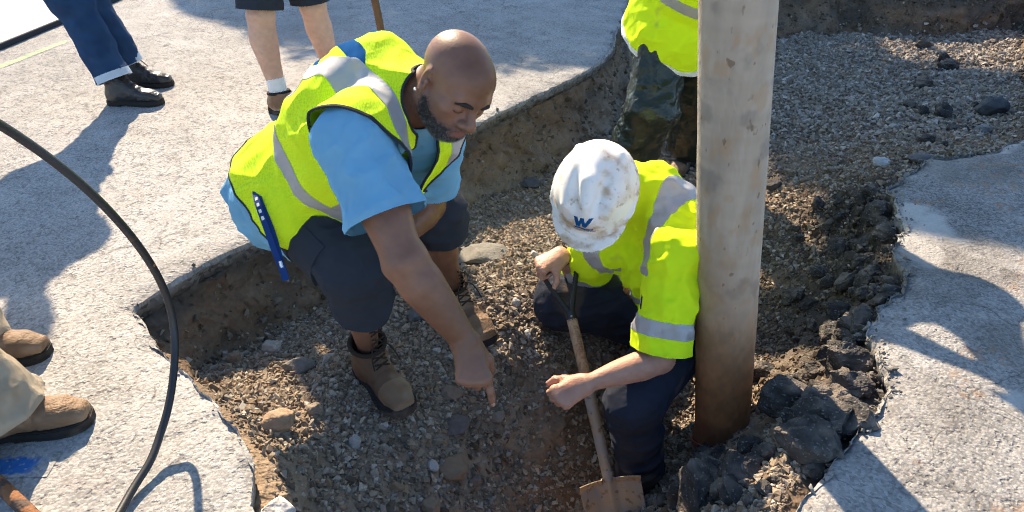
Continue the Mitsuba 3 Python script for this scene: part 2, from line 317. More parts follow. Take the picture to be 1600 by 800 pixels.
def street_sheet():
    """The street's surface as a fine sheet where it is near, cut along the broken edge, which shows the thickness of the asphalt."""
    h = 0.018; x, y = np.arange(-4.6, 4.9, h), np.arange(0.3, 8.6, h); X, Y = np.meshgrid(x, y, indexing='ij'); n = X.shape
    ins = shapely.contains_xy(HOLE, X, Y); d = (distance_transform_edt(~ins) - distance_transform_edt(ins)) * h
    near = np.abs(d) < 0.06; d[near] = shapely.distance(HOLE.exterior, shapely.points(np.c_[X[near], Y[near]])) * np.where(ins[near], -1, 1)
    P = np.stack([X, Y, 0 * X], -1); edge = np.minimum.reduce([X + 4.6, 4.88 - X, Y - .3, 8.58 - Y])
    z = (0.012 * (meshkit.fbm(P * 2.2, 3, 31) - .5) + 0.0035 * (meshkit.fbm(P * 24, 3, 32) - .5) + 0.0018 * (meshkit.noise(P * 55, 33) - .5)) * sstep(0, .4, edge)
    z -= (0.010 * np.exp(-np.maximum(d, 0) / .018) + 0.010 * np.exp(-np.maximum(d, 0) / .09)) * (0.4 + 1.2 * meshkit.noise(P * 16, 35))
    global street_z; street_z = RegularGridInterpolator((x, y), z, bounds_error=False, fill_value=0)
    V = np.stack([X, Y, z], -1).reshape(-1, 3); I = np.arange(len(V)).reshape(n); q = np.stack([I[:-1, :-1], I[1:, :-1], I[1:, 1:], I[:-1, 1:]], -1).reshape(-1, 4)
    q = q[(d.ravel()[q] > -0.03).any(1)]; F = np.vstack([q[:, [0, 1, 2]], q[:, [0, 2, 3]]]); V2, inv = np.unique(F, return_inverse=True)
    V, F = clip(V[V2], inv.reshape(F.shape), d.ravel()[V2])[0]
    e = np.vstack([F[:, [0, 1]], F[:, [1, 2]], F[:, [2, 0]]]); un, iv, ct = np.unique(np.sort(e, 1), axis=0, return_inverse=True, return_counts=True); b = e[ct[iv.ravel()] == 1]
    onrim = (shapely.distance(HOLE.exterior, shapely.points(V[:, :2])) < .02); b = b[onrim[b[:, 0]] & onrim[b[:, 1]]]
    ids, inv = np.unique(b, return_inverse=True); b = inv.reshape(b.shape); top = V[ids]; rows = [top]
    t = np.zeros((len(ids), 2)); 
    for k in range(2): t[:, k] += np.bincount(b[:, 0], top[b[:, 1], k] - top[b[:, 0], k], len(ids)) + np.bincount(b[:, 1], top[b[:, 1], k] - top[b[:, 0], k], len(ids))
    nrm = np.stack([t[:, 1], -t[:, 0]], 1); nrm /= np.maximum(np.linalg.norm(nrm, axis=1, keepdims=True), 1e-9)
    for k, dz in enumerate((.008, .022, .036, .052, .068, .088)):
        p = top.copy(); p[:, 2] = -dz; o = .034 * (meshkit.fbm(p * A(26, 26, 40), 3, 41) - .5) + .02 * (meshkit.noise(p * A(9, 9, 20), 44) - .5) - .004 * (k == 0) - .010 * (k > 3); p[:, :2] += nrm * o[:, None]; rows.append(p)
    W = np.vstack([V] + rows); N0, m = len(V), len(ids); G = [F]
    for k in range(len(rows) - 1):
        a, c = N0 + k * m + b[:, 0], N0 + k * m + b[:, 1]; G += [np.stack([c, a, a + m], 1), np.stack([c, a + m, c + m], 1)]
    r = Polygon([(-70, -30), (70, -30), (70, 90), (-70, 90)], [[(-4.58, .32), (4.86, .32), (4.86, 8.56), (-4.58, 8.56)]]); far = trimesh.creation.extrude_polygon(r, .085, engine='earcut').apply_translation([0, 0, -.0875])
    return join((W, np.vstack(G)), far)
put('street_pavement', street_sheet(), 'm_asphalt', smooth=40, label='weathered grey asphalt street broken open round a trench', kind='structure')

CTRL = [(600,620,-.225),(760,520,-.225),(650,520,-.225),(720,450,-.235),(580,560,-.225),(330,535,-.37),(430,540,-.38),(380,575,-.33),(470,585,-.30),(520,560,-.26),(500,500,-.36),(600,430,-.36),(650,400,-.36),(700,385,-.34),(800,330,-.38),(860,430,-.30),(850,480,-.29),(1000,480,-.31),(1040,300,-.42),(900,260,-.44),(1080,270,-.41),
        (1250,150,-.34),(1450,120,-.30),(1300,60,-.36),(1500,60,-.34),(1250,250,-.33),(1330,255,-.22),(1400,240,-.12),(1500,215,-.12),(1230,400,-.42),(1290,350,-.28),(1350,330,-.15),(1320,440,-.26),(1250,500,-.46),(1360,420,-.10),
        (1200,590,-.60),(1130,690,-.68),(1060,700,-.72),(1010,760,-.76),(930,780,-.76),(870,770,-.74),(820,740,-.60),(760,700,-.44),(650,700,-.27),(560,720,-.22),(460,720,-.15),(420,770,-.10),(600,790,-.33),(720,790,-.46),(350,640,-.13),(400,650,-.18),(470,650,-.24),
        (1160,740,-.05),(1250,680,-.03),(1215,630,-.07),(1290,600,-.16),(1350,620,-.05),(1240,780,-.01),(1080,800,-.08),(1310,540,-.17),(1330,500,-.14),(1150,900,-.1),(1000,900,-.55),(800,900,-.6),(600,900,-.35),(1000,640,-.6),(900,680,-.55),(860,600,-.36),(950,560,-.42)]
cp = np.array([ground(*q) for q in CTRL])
rbf = RBFInterpolator(cp[:, :2], cp[:, 2], kernel='linear', smoothing=0.002)
TX, TY, TH = (-1.9, 5.2), (0.35, 7.4), 0.012
gx, gy = np.arange(*TX, TH), np.arange(*TY, TH)
GX, GY = np.meshgrid(gx, gy, indexing='ij')
inside = shapely.contains_xy(Polygon(RIMW), GX, GY)
DIST = (distance_transform_edt(inside) - distance_transform_edt(~inside)) * TH
cx, cy = gx[::8], gy[::8]
coarse = rbf(np.stack(np.meshgrid(cx, cy, indexing='ij'), -1).reshape(-1, 2)).reshape(len(cx), len(cy))
BASE = RegularGridInterpolator((cx, cy), gaussian_filter(np.clip(coarse, -0.85, -0.01), 1.2), bounds_error=False, fill_value=None)(np.stack([GX, GY], -1))
wall = 0.11 + 0.09 * meshkit.noise(np.stack([GX * 5, GY * 5, GX * 0], -1), 4)
P3 = np.stack([GX, GY, GX * 0], -1)
ridge = sstep(.85, 1.25, GX - .25 * (GY - 2)) * sstep(3.5, 3.0, GY)
lump = (1 + 1.1 * ridge) * 0.055 * (meshkit.fbm(P3 * 5, 3, 1) - 0.5) + (1 + 1.2 * ridge) * 0.030 * (meshkit.fbm(P3 * 17, 3, 2) - 0.5) + 0.018 * (meshkit.fbm(P3 * 48, 2, 3) - 0.5)
fade = sstep(0.0, 0.12, DIST)
Z = -0.075 + (BASE + 0.075) * sstep(0.005, 1, (DIST + 0.02) / wall) + lump * fade
Z = np.where(DIST < -0.02, -0.084, Z)
slope = np.hypot(*np.gradient(Z, TH)); steep = sstep(0.6, 1.6, slope)
sx = 0.12 * (meshkit.fbm(np.stack([GX * 12, GY * 12, Z * 12], -1), 3, 21) - 0.5) * steep; sy = 0.12 * (meshkit.fbm(np.stack([GX * 12, GY * 12, Z * 12], -1), 3, 22) - 0.5) * steep
TV = np.stack([GX + sx, GY + sy, Z], -1)
keep = DIST > -0.05
ID = np.full(GX.shape, -1); ID[keep] = np.arange(keep.sum())
q = np.stack([ID[:-1, :-1], ID[1:, :-1], ID[1:, 1:], ID[:-1, 1:]], -1).reshape(-1, 4); q = q[(q >= 0).all(1)]
put('trench_ground', (TV[keep], np.vstack([q[:, [0, 1, 2]], q[:, [0, 2, 3]]])), 'm_dirt', smooth=True, label='brown earth floor and walls of the open trench', kind='structure')
height = RegularGridInterpolator((gx, gy), Z, bounds_error=False, fill_value=-0.085)
rimdist = RegularGridInterpolator((gx, gy), DIST, bounds_error=False, fill_value=-1)
basez = RegularGridInterpolator((gx, gy), BASE, bounds_error=False, fill_value=-1)
steepness = RegularGridInterpolator((gx, gy), steep, bounds_error=False, fill_value=0)
gzx, gzy = np.gradient(gaussian_filter(Z, 1.5), TH)
slx, sly = (RegularGridInterpolator((gx, gy), np.clip(g, -3, 3), bounds_error=False, fill_value=0) for g in (gzx, gzy))

# ------------------------------------------------------------------ stones
rng = np.random.default_rng(11)
def pebble(seed, n=8):
    r = np.random.default_rng(seed); v = r.normal(size=(n, 3)); v /= np.linalg.norm(v, axis=1, keepdims=True); v *= r.uniform(0.8, 1.1, (n, 1)) * A(1.0, 0.8, 0.62)
    h = trimesh.convex.convex_hull(v); return np.array(h.vertices), np.array(h.faces)
PEB = [pebble(i) for i in range(14)]
def rotations(n, r, tilt=0.9):
    a, b, c = r.uniform(0, 2 * np.pi, n), r.normal(0, tilt, n), r.uniform(0, 2 * np.pi, n)
    def rz(t): o = np.zeros((n, 3, 3)); o[:, 0, 0] = o[:, 1, 1] = np.cos(t); o[:, 0, 1] = -np.sin(t); o[:, 1, 0] = np.sin(t); o[:, 2, 2] = 1; return o
    def rx(t): o = np.zeros((n, 3, 3)); o[:, 1, 1] = o[:, 2, 2] = np.cos(t); o[:, 1, 2] = -np.sin(t); o[:, 2, 1] = np.sin(t); o[:, 0, 0] = 1; return o
    return rz(a) @ rx(b) @ rz(c)
def in_view(P, m=40):
    d = (P - EYE) @ FWD; x = 800 + FOCAL * ((P - EYE) @ RIGHT) / d; y = 400 + FOCAL * ((P - EYE) @ DOWN) / d
    return (d > 0.3) & (x > -m) & (x < 1600 + m) & (y > -m) & (y < 800 + m)
def scatter(xy, size, cols, r, sink=0.25):
    """Many small stones as one mesh."""
    n = len(xy); z = height(xy); nx, ny = slx(xy), sly(xy); nor = np.stack([-nx, -ny, np.ones(n)], 1); nor /= np.linalg.norm(nor, axis=1, keepdims=True)
    pos = np.c_[xy, z] + nor * (size * (0.62 - sink))[:, None] * 0.5; R = rotations(n, r)
    which = r.integers(0, len(PEB), n); V, F, C, o = [], [], [], 0
    for k, (v, f) in enumerate(PEB):
        i = np.nonzero(which == k)[0]
        w = np.einsum('nij,vj->nvi', R[i], v) * (size[i] * 0.5)[:, None, None] + pos[i][:, None]
        V.append(w.reshape(-1, 3)); F.append((f[None] + (o + np.arange(len(i)) * len(v))[:, None, None]).reshape(-1, 3)); C.append(np.repeat(cols[i], len(v), 0)); o += len(i) * len(v)
    return np.vstack(V), np.vstack(F), np.vstack(C)
TINTS = 0.98 * np.array([[.30,.265,.225],[.24,.195,.15],[.36,.335,.30],[.20,.165,.13],[.30,.25,.20],[.17,.14,.115],[.42,.40,.37],[.26,.18,.115]])
def tint(n, r, gain=1.0): return TINTS[r.choice(8, n, p=[.2,.2,.13,.15,.14,.1,.04,.04])] * r.uniform(0.7, 1.2, (n, 1)) * gain * A(1.02, .965, .88)
def candidates(n, r, x=(-1.6, 4.6), y=(0.8, 7.0), edge=0.06):
    P = np.c_[r.uniform(*x, n), r.uniform(*y, n)]; P = P[rimdist(P) > edge]; return P[in_view(np.c_[P, height(P)])]
xy = candidates(170000, rng, edge=0.05)
st = steepness(xy); deep = sstep(-0.5, -0.66, basez(xy)); tarry = sstep(0.8, 1.15, xy[:, 0]) * sstep(2.9, 2.3, xy[:, 1])
nearleft = sstep(1.75, 1.25, xy[:, 1]) * sstep(0.1, -0.2, xy[:, 0])
prob = (1 - 0.90 * st) * (1 - 0.45 * deep) * (1 - 0.45 * tarry) * (1 - 0.45 * nearleft) * (0.75 + 0.25 * sstep(0.35, 0.6, meshkit.fbm(np.c_[xy * 2.2, xy[:, 0] * 0], 3, 8)))
xy = xy[rng.uniform(size=len(xy)) < prob * 1.0]
size = np.clip(np.exp(rng.normal(math.log(0.0215), 0.36, len(xy))), 0.009, 0.045); size *= 1 + 0.35 * sstep(3.2, 4.5, xy[:, 1])
far = sstep(3.0, 4.2, xy[:, 1]) * sstep(0.5, 1.2, xy[:, 0]); col = tint(len(xy), rng) * (1 + 0.10 * far)[:, None]; col = col * (1 - .5 * far[:, None]) + col.mean(1, keepdims=True) * A(1.03, 0.985, 0.92) * .5 * far[:, None]
tr = (sstep(0.85, 1.15, xy[:, 0]) * sstep(2.7, 2.1, xy[:, 1]))[:, None]; col = col * (1 - 0.70 * tr)
x2 = candidates(300000, rng, y=(0.8, 3.2), x=(-1.6, 1.6), edge=0.04); x2 = x2[rng.uniform(size=len(x2)) < .34 * (.35 + .65 * sstep(.40, .58, meshkit.fbm(np.c_[x2 * 2.6, x2[:, 0] * 0], 3, 18))) * (1 - .9 * steepness(x2)) * (1 - .5 * sstep(1.0, 1.3, x2[:, 0]))]; c2 = tint(len(x2), rng) * (1 - 0.6 * sstep(0.85, 1.15, x2[:, 0]))[:, None]; gv, gf, gc = scatter(xy, size, col * .92 + A(.018, .015, .012), rng, .32)
OCT = [(A([1, 0, 0], [-1, 0, 0], [0, .8, 0], [0, -.8, 0], [0, 0, .7], [0, 0, -.7]) * (1 + .25 * np.random.default_rng(k).normal(size=(6, 3))), np.array([[0, 2, 4], [2, 1, 4], [1, 3, 4], [3, 0, 4], [2, 0, 5], [1, 2, 5], [3, 1, 5], [0, 3, 5]])) for k in range(8)]
keep_, PEB = PEB, OCT; v, f, c = scatter(x2, np.clip(np.exp(rng.normal(math.log(.0165), .3, len(x2))), .008, .032), c2 * .92 + A(.018, .015, .012), rng, .32); PEB = keep_; gv, gf, gc = np.vstack([gv, v]), np.vstack([gf, f + len(gv)]), np.vstack([gc, c])
key = thing('gravel', 'loose crushed gravel covering the trench floor', 'gravel', kind='stuff'); on(key, (gv, gf), 'm_gravel', color=gc)
xy = candidates(60000, rng, edge=0.0); st = steepness(xy); dark = sstep(0.8, 1.1, xy[:, 0]) * sstep(3.0, 2.4, xy[:, 1])
xy = xy[rng.uniform(size=len(xy)) < 0.5 * st + 0.25 * dark + 0.10 * sstep(0.05, 0.12, rimdist(xy))]
wq = candidates(260000, rng, edge=0.0); wq = wq[steepness(wq) > .35]; wq = wq[rng.uniform(size=len(wq)) < .42]; xy = np.vstack([xy, wq])
size = np.clip(np.exp(rng.normal(math.log(0.0145), 0.6, len(xy))), 0.005, 0.05); col = tint(len(xy), rng, 0.55) * (1 - 0.35 * sstep(0.8, 1.1, xy[:, 0]))[:, None]
v, f, c = scatter(xy, size, col, rng, 0.3)
rp = np.array(HOLE.exterior.coords); ri = rp[rng.integers(0, len(rp), 5200)] + rng.normal(0, .016, (5200, 2)) * np.where(rng.uniform(size=(5200, 1)) < .3, 5, 1); ri = ri[in_view(np.c_[ri, ri[:, 0] * 0])]; ri = ri[rng.uniform(size=len(ri)) < .07 + .75 * sstep(.8, 1.2, ri[:, 0])]; rs = np.clip(np.exp(rng.normal(math.log(.0125), .5, len(ri))), .005, .036); offr = shapely.distance(HOLE.exterior, shapely.points(ri)); rs = np.where(offr > .04, rs * .6, rs); sv = height
deepness = -.075 * sstep(-.005, .03, np.where(shapely.contains_xy(HOLE, ri[:, 0], ri[:, 1]), 1, -1) * shapely.distance(HOLE.exterior, shapely.points(ri))) - .006
height = lambda q: deepness
v2, f2, c2 = scatter(ri, rs, np.outer(rng.uniform(.06, .22, len(ri)), A(1, .96, .9)), rng, .35); height = sv; v, f, c = np.vstack([v, v2]), np.vstack([f, f2 + len(v)]), np.vstack([c, c2])
key = thing('earth_crumbs', 'brown earth crumbs and grit on the trench walls', 'dirt', kind='stuff'); on(key, (v, f), 'm_gravel', color=c)
print('gravel', len(gf), len(f))

def grit(n, r):
    q = candidates(n, r, edge=0.03); q = q[(q[:, 1] < 3.6) & (r.uniform(size=len(q)) < (1 - .6 * steepness(q)))]; sz = r.uniform(.005, .0115, len(q)); c = tint(len(q), r, .8); c = c * (1 - 0.5 * (sstep(0.85, 1.15, q[:, 0]) * sstep(2.7, 2.1, q[:, 1]))[:, None]); global PEB
    keep, PEB = PEB, OCT
    out = scatter(q, sz, c, r, .15); PEB = keep; return out
v, f, c = grit(120000, np.random.default_rng(21)); print('grit', len(f)); key = thing('grit', 'fine grit between the gravel on the trench floor', 'grit', kind='stuff'); on(key, (v, f), 'm_gravel', color=c)
# ------------------------------------------------------------------ the street tree whose shade falls on the far side of the trench
def leafy_tree(base, crown, n, seed, label):
    r = np.random.default_rng(seed); key = thing('street_tree', label, 'tree')
    base = A(*base); top = np.mean([c[0] for c in crown], 0); tr = [tube(spline([base, base + (top - base) * A(.1, .1, .35), base + (top - base) * A(.35, .35, .62), top], 16), np.linspace(0.2, 0.07, 16), 10)]
    mid = base + (top - base) * A(.35, .35, .62)
    for c, rad in crown: tr.append(tube(spline([mid, (mid + A(*c)) / 2 + r.normal(0, .2, 3), A(*c)], 10), np.linspace(0.08, 0.02, 10), 7))
    put('trunk', join(*tr), 'm_bark', key, smooth=True)
    P = []
    for c, rad in crown:
        q = r.normal(size=(n, 3)); q /= np.linalg.norm(q, axis=1, keepdims=True); P.append(A(*c) + q * A(*rad) * r.uniform(0.25, 1.0, (n, 1)) ** 0.5)
    P = np.vstack(P); P = P[meshkit.fbm(P * 1.1, 3, seed) > 0.36]; R = rotations(len(P), r, 0.8); s = r.uniform(0.05, 0.10, len(P))
    q = A([-0.5, 0, 0], [0, -0.32, 0.04], [0.62, 0, -0.05], [0, 0.32, 0.04]); V = (np.einsum('nij,vj->nvi', R, q) * s[:, None, None] * 1.6 + P[:, None]).reshape(-1, 3)
    F = (np.array([[0, 1, 2], [0, 2, 3]])[None] + 4 * np.arange(len(P))[:, None, None]).reshape(-1, 3)
    put('crown', (V, F), 'm_leaf', key)
scene['m_bark'] = rough((0.12, 0.09, 0.07), 0.95, 0.1)
scene['m_leaf'] = {'type': 'principledthin', 'base_color': rgb(0.07, 0.13, 0.03), 'roughness': 0.6, 'diff_trans': 0.7}
SH = -SUN / SUN[2]
def above(x, y, h): return A(x, y, 0) - SH * h
# ------------------------------------------------------------------ cloth, skin, leather
def skin_mat(a, b, r=0.5, blotch=6.0, pore=0.0018):
    def col(p, n, uv):
        t = FB(p.x * blotch, p.y * blotch, p.z * blotch, 3); s = FB(p.x * 55, p.y * 55, p.z * 55, 3)
        return MIX(C3(*a), C3(*b), SS(0.3, 0.7, t)) * (0.86 + 0.28 * s)
    def hgt(p, n, uv): return FB(p.x * 260, p.y * 260, p.z * 260, 2)
    return bumped(rough(mikit.proc(col), r, 0.45), hgt, pore)
scene['m_skin_dark'] = skin_mat((0.135, 0.062, 0.036), (0.20, 0.096, 0.060), 0.46, 6.0, 0.00035)
scene['m_skin_tan'] = skin_mat((0.37, 0.165, 0.105), (0.47, 0.245, 0.165), 0.5)
scene['m_skin_pale'] = skin_mat((0.50, 0.29, 0.20), (0.58, 0.36, 0.26), 0.5)
def cloth_mat(c, r=0.9, weave=900.0, mottle=0.12, spec=0.15, dirt=None):
    def col(p, n, uv):
        m = 1 + mottle * (FB(p.x * 16, p.y * 16, p.z * 16, 3) - 0.5) * 2; k = C3(*c) * m
        if dirt: k = MIX(k, C3(*dirt[0]), SS(dirt[1], dirt[1] + 0.14, FB(p.x * 9, p.y * 9, p.z * 9, 4)) * dirt[2])
        return k
    def hgt(p, n, uv): return N(p.x * weave, p.y * weave, p.z * weave) + 2.0 * FB(p.x * 60, p.y * 60, p.z * 60, 2)
    return bumped(rough(mikit.proc(col), r, spec), hgt, 0.0018)
HV = (0.66, 0.88, 0.015)
def vest_mesh_h(p, n, uv):
    d, _, _ = VO((p.x + 0.4 * p.y) * 260, (p.z - 0.3 * p.y) * 260); return d
def vest_mesh_col(p, n, uv):
    d, _, _ = VO((p.x + 0.4 * p.y) * 260, (p.z - 0.3 * p.y) * 260); return MIX(C3(0.46, 0.66, 0.03), C3(*HV), SS(0.12, 0.40, d))
scene['m_vest'] = bumped(rough(mikit.proc(vest_mesh_col), 0.8, 0.15), vest_mesh_h, 0.0012)
scene['m_hivis'] = cloth_mat(HV, 0.85, 700, 0.05, dirt=((0.35, 0.30, 0.10), 0.66, 0.5))
scene['m_reflective'] = {'type': 'twosided', 'b': {'type': 'principled', 'base_color': rgb(0.36, 0.36, 0.37), 'roughness': 0.5, 'metallic': 0.25, 'specular': 0.5}}
scene['m_trim'] = rough((0.025, 0.03, 0.04), 0.85, 0.2)
scene['m_blue_print'] = rough((0.008, 0.075, 0.22), 0.95, 0.03)
scene['m_tee'] = cloth_mat((0.150, 0.355, 0.53), 0.9, 800, 0.08)
scene['m_shorts'] = cloth_mat((0.030, 0.036, 0.048), 0.85, 800, 0.15)
scene['m_navy'] = cloth_mat((0.026, 0.031, 0.046), 0.9, 700, 0.25, dirt=((0.13, 0.10, 0.08), 0.58, 0.55))
scene['m_denim'] = cloth_mat((0.018, 0.048, 0.110), 0.9, 700, 0.35)
scene['m_cuff'] = cloth_mat((0.42, 0.50, 0.58), 0.9, 700, 0.1)
scene['m_khaki'] = cloth_mat((0.36, 0.305, 0.23), 0.9, 700, 0.15, dirt=((0.22, 0.17, 0.12), 0.56, 0.5))
scene['m_wader'] = cloth_mat((0.010, 0.017, 0.013), 0.36, 90, 0.2, 0.5, dirt=((0.10, 0.085, 0.045), 0.64, 0.35))
scene['m_white_cloth'] = cloth_mat((0.72, 0.72, 0.70), 0.9, 800, 0.04)
scene['m_grey_cloth'] = cloth_mat((0.22, 0.24, 0.27), 0.9, 800, 0.1)
scene['m_boot_brown'] = cloth_mat((0.115, 0.066, 0.038), 0.7, 300, 0.4, 0.35, dirt=((0.26, 0.18, 0.115), 0.50, 0.75))
scene['m_boot_scuffed'] = cloth_mat((0.19, 0.115, 0.065), 0.65, 300, 0.4, 0.35, dirt=((0.31, 0.22, 0.14), 0.50, 0.6))
scene['m_boot_tan'] = cloth_mat((0.20, 0.115, 0.065), 0.7, 300, 0.3, 0.3, dirt=((0.34, 0.26, 0.185), 0.47, 0.8))
scene['m_boot_black'] = cloth_mat((0.022, 0.023, 0.025), 0.35, 200, 0.2, 0.5)
scene['m_sole'] = cloth_mat((0.022, 0.021, 0.020), 0.85, 300, 0.2, 0.3, dirt=((0.16, 0.12, 0.09), 0.60, 0.5))
scene['m_lace'] = rough((0.035, 0.026, 0.02), 0.9, 0.2)
scene['m_hair'] = rough((0.022, 0.019, 0.017), 0.75, 0.3)
scene['m_grey_hair'] = rough((0.27, 0.255, 0.24), 0.75, 0.3)
scene['m_lip'] = rough((0.20, 0.085, 0.070), 0.45, 0.4)
scene['m_eye'] = rough((0.55, 0.52, 0.48), 0.25, 0.5)
scene['m_silver'] = {'type': 'roughconductor', 'material': 'Al', 'alpha': 0.15}
scene['m_nail'] = rough((0.36, 0.20, 0.15), 0.4, 0.4)
scene['m_nail_pale'] = rough((0.62, 0.42, 0.34), 0.4, 0.4)

def folds(axis, amp, freq=9.0, stretch=0.35, seed=0, fine=0.35):
    """Folds of cloth that run along an axis."""
    ax = unit(axis); M = np.eye(3) - (1 - stretch) * np.outer(ax, ax)
    def f(p):
        q = p @ M * freq + 3.1 * seed; n = meshkit.fbm(q, 3, seed); r = 1 - np.abs(2 * meshkit.noise(q * 1.3 + 7, seed + 5) - 1)
        return amp * (1.5 * (n - 0.5) + 0.9 * (r ** 3 - 0.25) + fine * (meshkit.noise(q * 4.1, seed + 9) - 0.5))
    return f
def crease(a, b, width, depth):
    """One long furrow (depth < 0: a ridge)."""
    a, b = A(*a), A(*b)
    def f(p):
        ab = b - a; t = np.clip((p - a) @ ab / (ab @ ab), 0, 1); q = np.linalg.norm(p - a - t[..., None] * ab, axis=-1); return -depth * np.exp(-(q / width) ** 2) * np.sin(np.pi * np.clip(t, 0.02, 0.98)) ** 0.5
    return f
def total(*fs): return lambda p: sum(f(p) for f in fs)
def trace(prims, p, d, n=28, reach=0.25):
    """Where rays from p along d meet the field."""
    p = p.copy(); go = np.zeros(len(p))
    for _ in range(n):
        s = evaluate(prims, p) * 0.85; s = np.where(go > reach, 0, s); p += s[:, None] * d; go += np.abs(s)
    return p
def decal(mesh, o, xd, yd, prims, size=0.004, lift=0.0):
    """Print laid onto a curved surface; mesh: flat, in its own xy."""
    m = mesh.copy(); v, f = trimesh.remesh.subdivide_to_size(m.vertices, m.faces, size, max_iter=12); nd = np.cross(xd, yd)
    w = o + v[:, :1] * xd + v[:, 1:2] * yd + nd * 0.06
    return trace(prims, w, -nd) + nd * (v[:, 2:3] + lift), f
def letter_w(w=1.0):
    """A slanted block W over a wave, about w wide."""
    P = [Polygon(q) for q in ([(0, .78), (.17, .80), (.30, .22), (.16, .22)], [(.16, .22), (.31, .22), (.50, .80), (.40, .80)], [(.36, .80), (.53, .80), (.66, .22), (.52, .22)], [(.52, .22), (.67, .22), (1.02, .86), (.84, .84)])]
    g = shapely.union_all(P); x = np.linspace(-.02, 1.06, 24); up = .10 + .05 * np.sin(x * 6); wave = Polygon(np.r_[np.c_[x, up], np.c_[x, up - .085][::-1]])
    g = g.buffer(.022, join_style=2); return shapely.affinity.scale(g, w, w, origin=(0, 0)), shapely.affinity.scale(wave, w, w, origin=(0, 0))
import shapely.affinity
def flat(poly, t=0.0012):
    return trimesh.util.concatenate([trimesh.creation.extrude_polygon(g, t, engine='earcut') for g in getattr(poly, 'geoms', [poly])])

# ------------------------------------------------------------------ people
class Frame:
    def __init__(s, o, f, u):
        s.o = A(*o); s.f = unit(f); s.u = unit(A(*u) - (A(*u) @ s.f) * s.f); s.l = np.cross(s.u, s.f)
    def __call__(s, l, f, u): return s.o + s.l * l + s.f * f + s.u * u
    def local(s, p): q = p - s.o; return q @ s.l, q @ s.f, q @ s.u
    @property
    def axes(s): return [s.l, s.f, s.u]
def head_prims(H, s=1.0, fat=1.0):
    E = lambda c, r, k=0.02, sub=False, ax=None: Ell(H(*(A(*c) * s)), ax or H.axes, A(*r) * s, k * s, sub)
    Cn = lambda a, b, ra, rb, k=0.015, sub=False: Cone(H(*(A(*a) * s)), H(*(A(*b) * s)), ra * s, rb * s, k * s, sub)
    P = [E((0, -.014, .030), (.078, .100, .084)), E((0, .040, .034), (.064, .056, .056), .03), E((0, .034, -.045), (.062 * fat, .062, .072), .035), E((0, .074, -.098), (.030, .024, .022), .03), E((0, .072, -.066), (.036, .030, .034), .025)]
    for d in (-1, 1):
        P += [Cn((.056 * d * fat, -.004, -.060), (.024 * d, .060, -.098), .020, .020, .025), E((.046 * d, .060, -.026), (.024, .024, .020), .02)]
    P += [Cn((-.042, .080, .013), (.042, .080, .013), .013, .013, .02), Cn((-.016, .090, .013), (.016, .090, .013), .012, .012, .015)]
    for d in (-1, 1): P.append(E((.034 * d, .104, -.009), (.022, .018, .013), .016, True))
    for d in (-1, 1): P.append(E((.034 * d, .080, -.010), (.0165, .015, .0125), .004))
    P += [Cn((0, .092, .004), (0, .116, -.034), .0085, .013, .014), E((0, .118, -.040), (.0165, .014, .0135), .010)]
    for d in (-1, 1): P += [E((.019 * d, .104, -.044), (.011, .013, .010), .008), E((.010 * d, .112, -.053), (.005, .006, .004), .004, True)]
    P += [Cn((-.021, .098, -.069), (.021, .098, -.069), .0075, .0075, .006), Cn((-.018, .097, -.083), (.018, .097, -.083), .0085, .0085, .006), Cn((-.026, .110, -.0755), (.026, .110, -.0755), .004, .004, .004, True)]
    for d in (-1, 1):
        ax = [unit(H.l * 0.9 - H.f * 0.42 * d * 1), unit(H.f * 0.9 + H.l * 0.42 * d), H.u]
        P += [E((.079 * d, -.014, -.010), (.0095, .021, .033), .008, False, ax), E((.087 * d, -.006, -.006), (.009, .011, .019), .006, True, ax), E((.084 * d, -.002, -.012), (.004, .006, .008), .004, False, ax), E((.080 * d, -.008, -.040), (.008, .011, .012), .008)]
    return P
def hand_prims(w, d, back, side, curl, s=1.0, thumb=None, spread=0.10):
    """Wrist, the way the fingers point, the back's normal, the thumb's side; curl: three angles (degrees) for each of index to little finger."""
    d = unit(d); back = unit(back - (back @ d) * d); side = unit(side - (side @ d) * d - (side @ back) * back)
    P, tips = [], []
    offs, ln = (.031, .0105, -.0105, -.030), (.074, .082, .077, .060); kn = []
    for i in range(4):
        base = w + s * (side * offs[i] * 0.5 + d * 0.006); k = w + s * (side * offs[i] + d * (.094, .097, .091, .082)[i] + back * (.002, .004, .002, -.003)[i]); kn.append(k)
        P.append(Cone(base, k, .0165 * s, .0125 * s, .022 * s))
    P.append(Cone(w + s * (d * .02 - back * .008 + side * .01), w + s * (d * .07 - back * .012), .017 * s, .014 * s, .02 * s))
    for i in range(4):
        q, th, fd0 = kn[i], 0.0, unit(d + side * spread * (1.5 - i) * 0.6)
        for j, (fr, ra, rb) in enumerate(((.46, .0105, .0095), (.30, .0094, .0086), (.24, .0085, .0070))):
            th += math.radians(curl[i][j]); fd = fd0 * math.cos(th) - back * math.sin(th); e = q + fd * ln[i] * fr * s
            P.append(Cone(q, e, ra * s * (0.9 if i == 3 else 1), rb * s * (0.9 if i == 3 else 1), .006 * s if j else .012 * s)); q = e
        tips.append((q, fd, unit(fd0 * math.sin(th) + back * math.cos(th))))
    t0 = w + s * (side * .022 + d * .018 - back * .008); t1 = w + s * (side * .046 + d * .052 - back * .018); td = unit(thumb if thumb is not None else d + side * 0.6 - back * 0.4)
    t2 = t1 + td * .034 * s; td2 = unit(td * 0.85 + d * 0.25 - side * 0.35); t3 = t2 + td2 * .026 * s
    P += [Cone(t0, t1, .017 * s, .0135 * s, .02 * s), Cone(t1, t2, .0125 * s, .0115 * s, .01 * s), Cone(t2, t3, .0112 * s, .0090 * s, .006 * s)]
    tips.append((t3, td2, unit(side - (side @ td2) * td2)))
    return P, tips
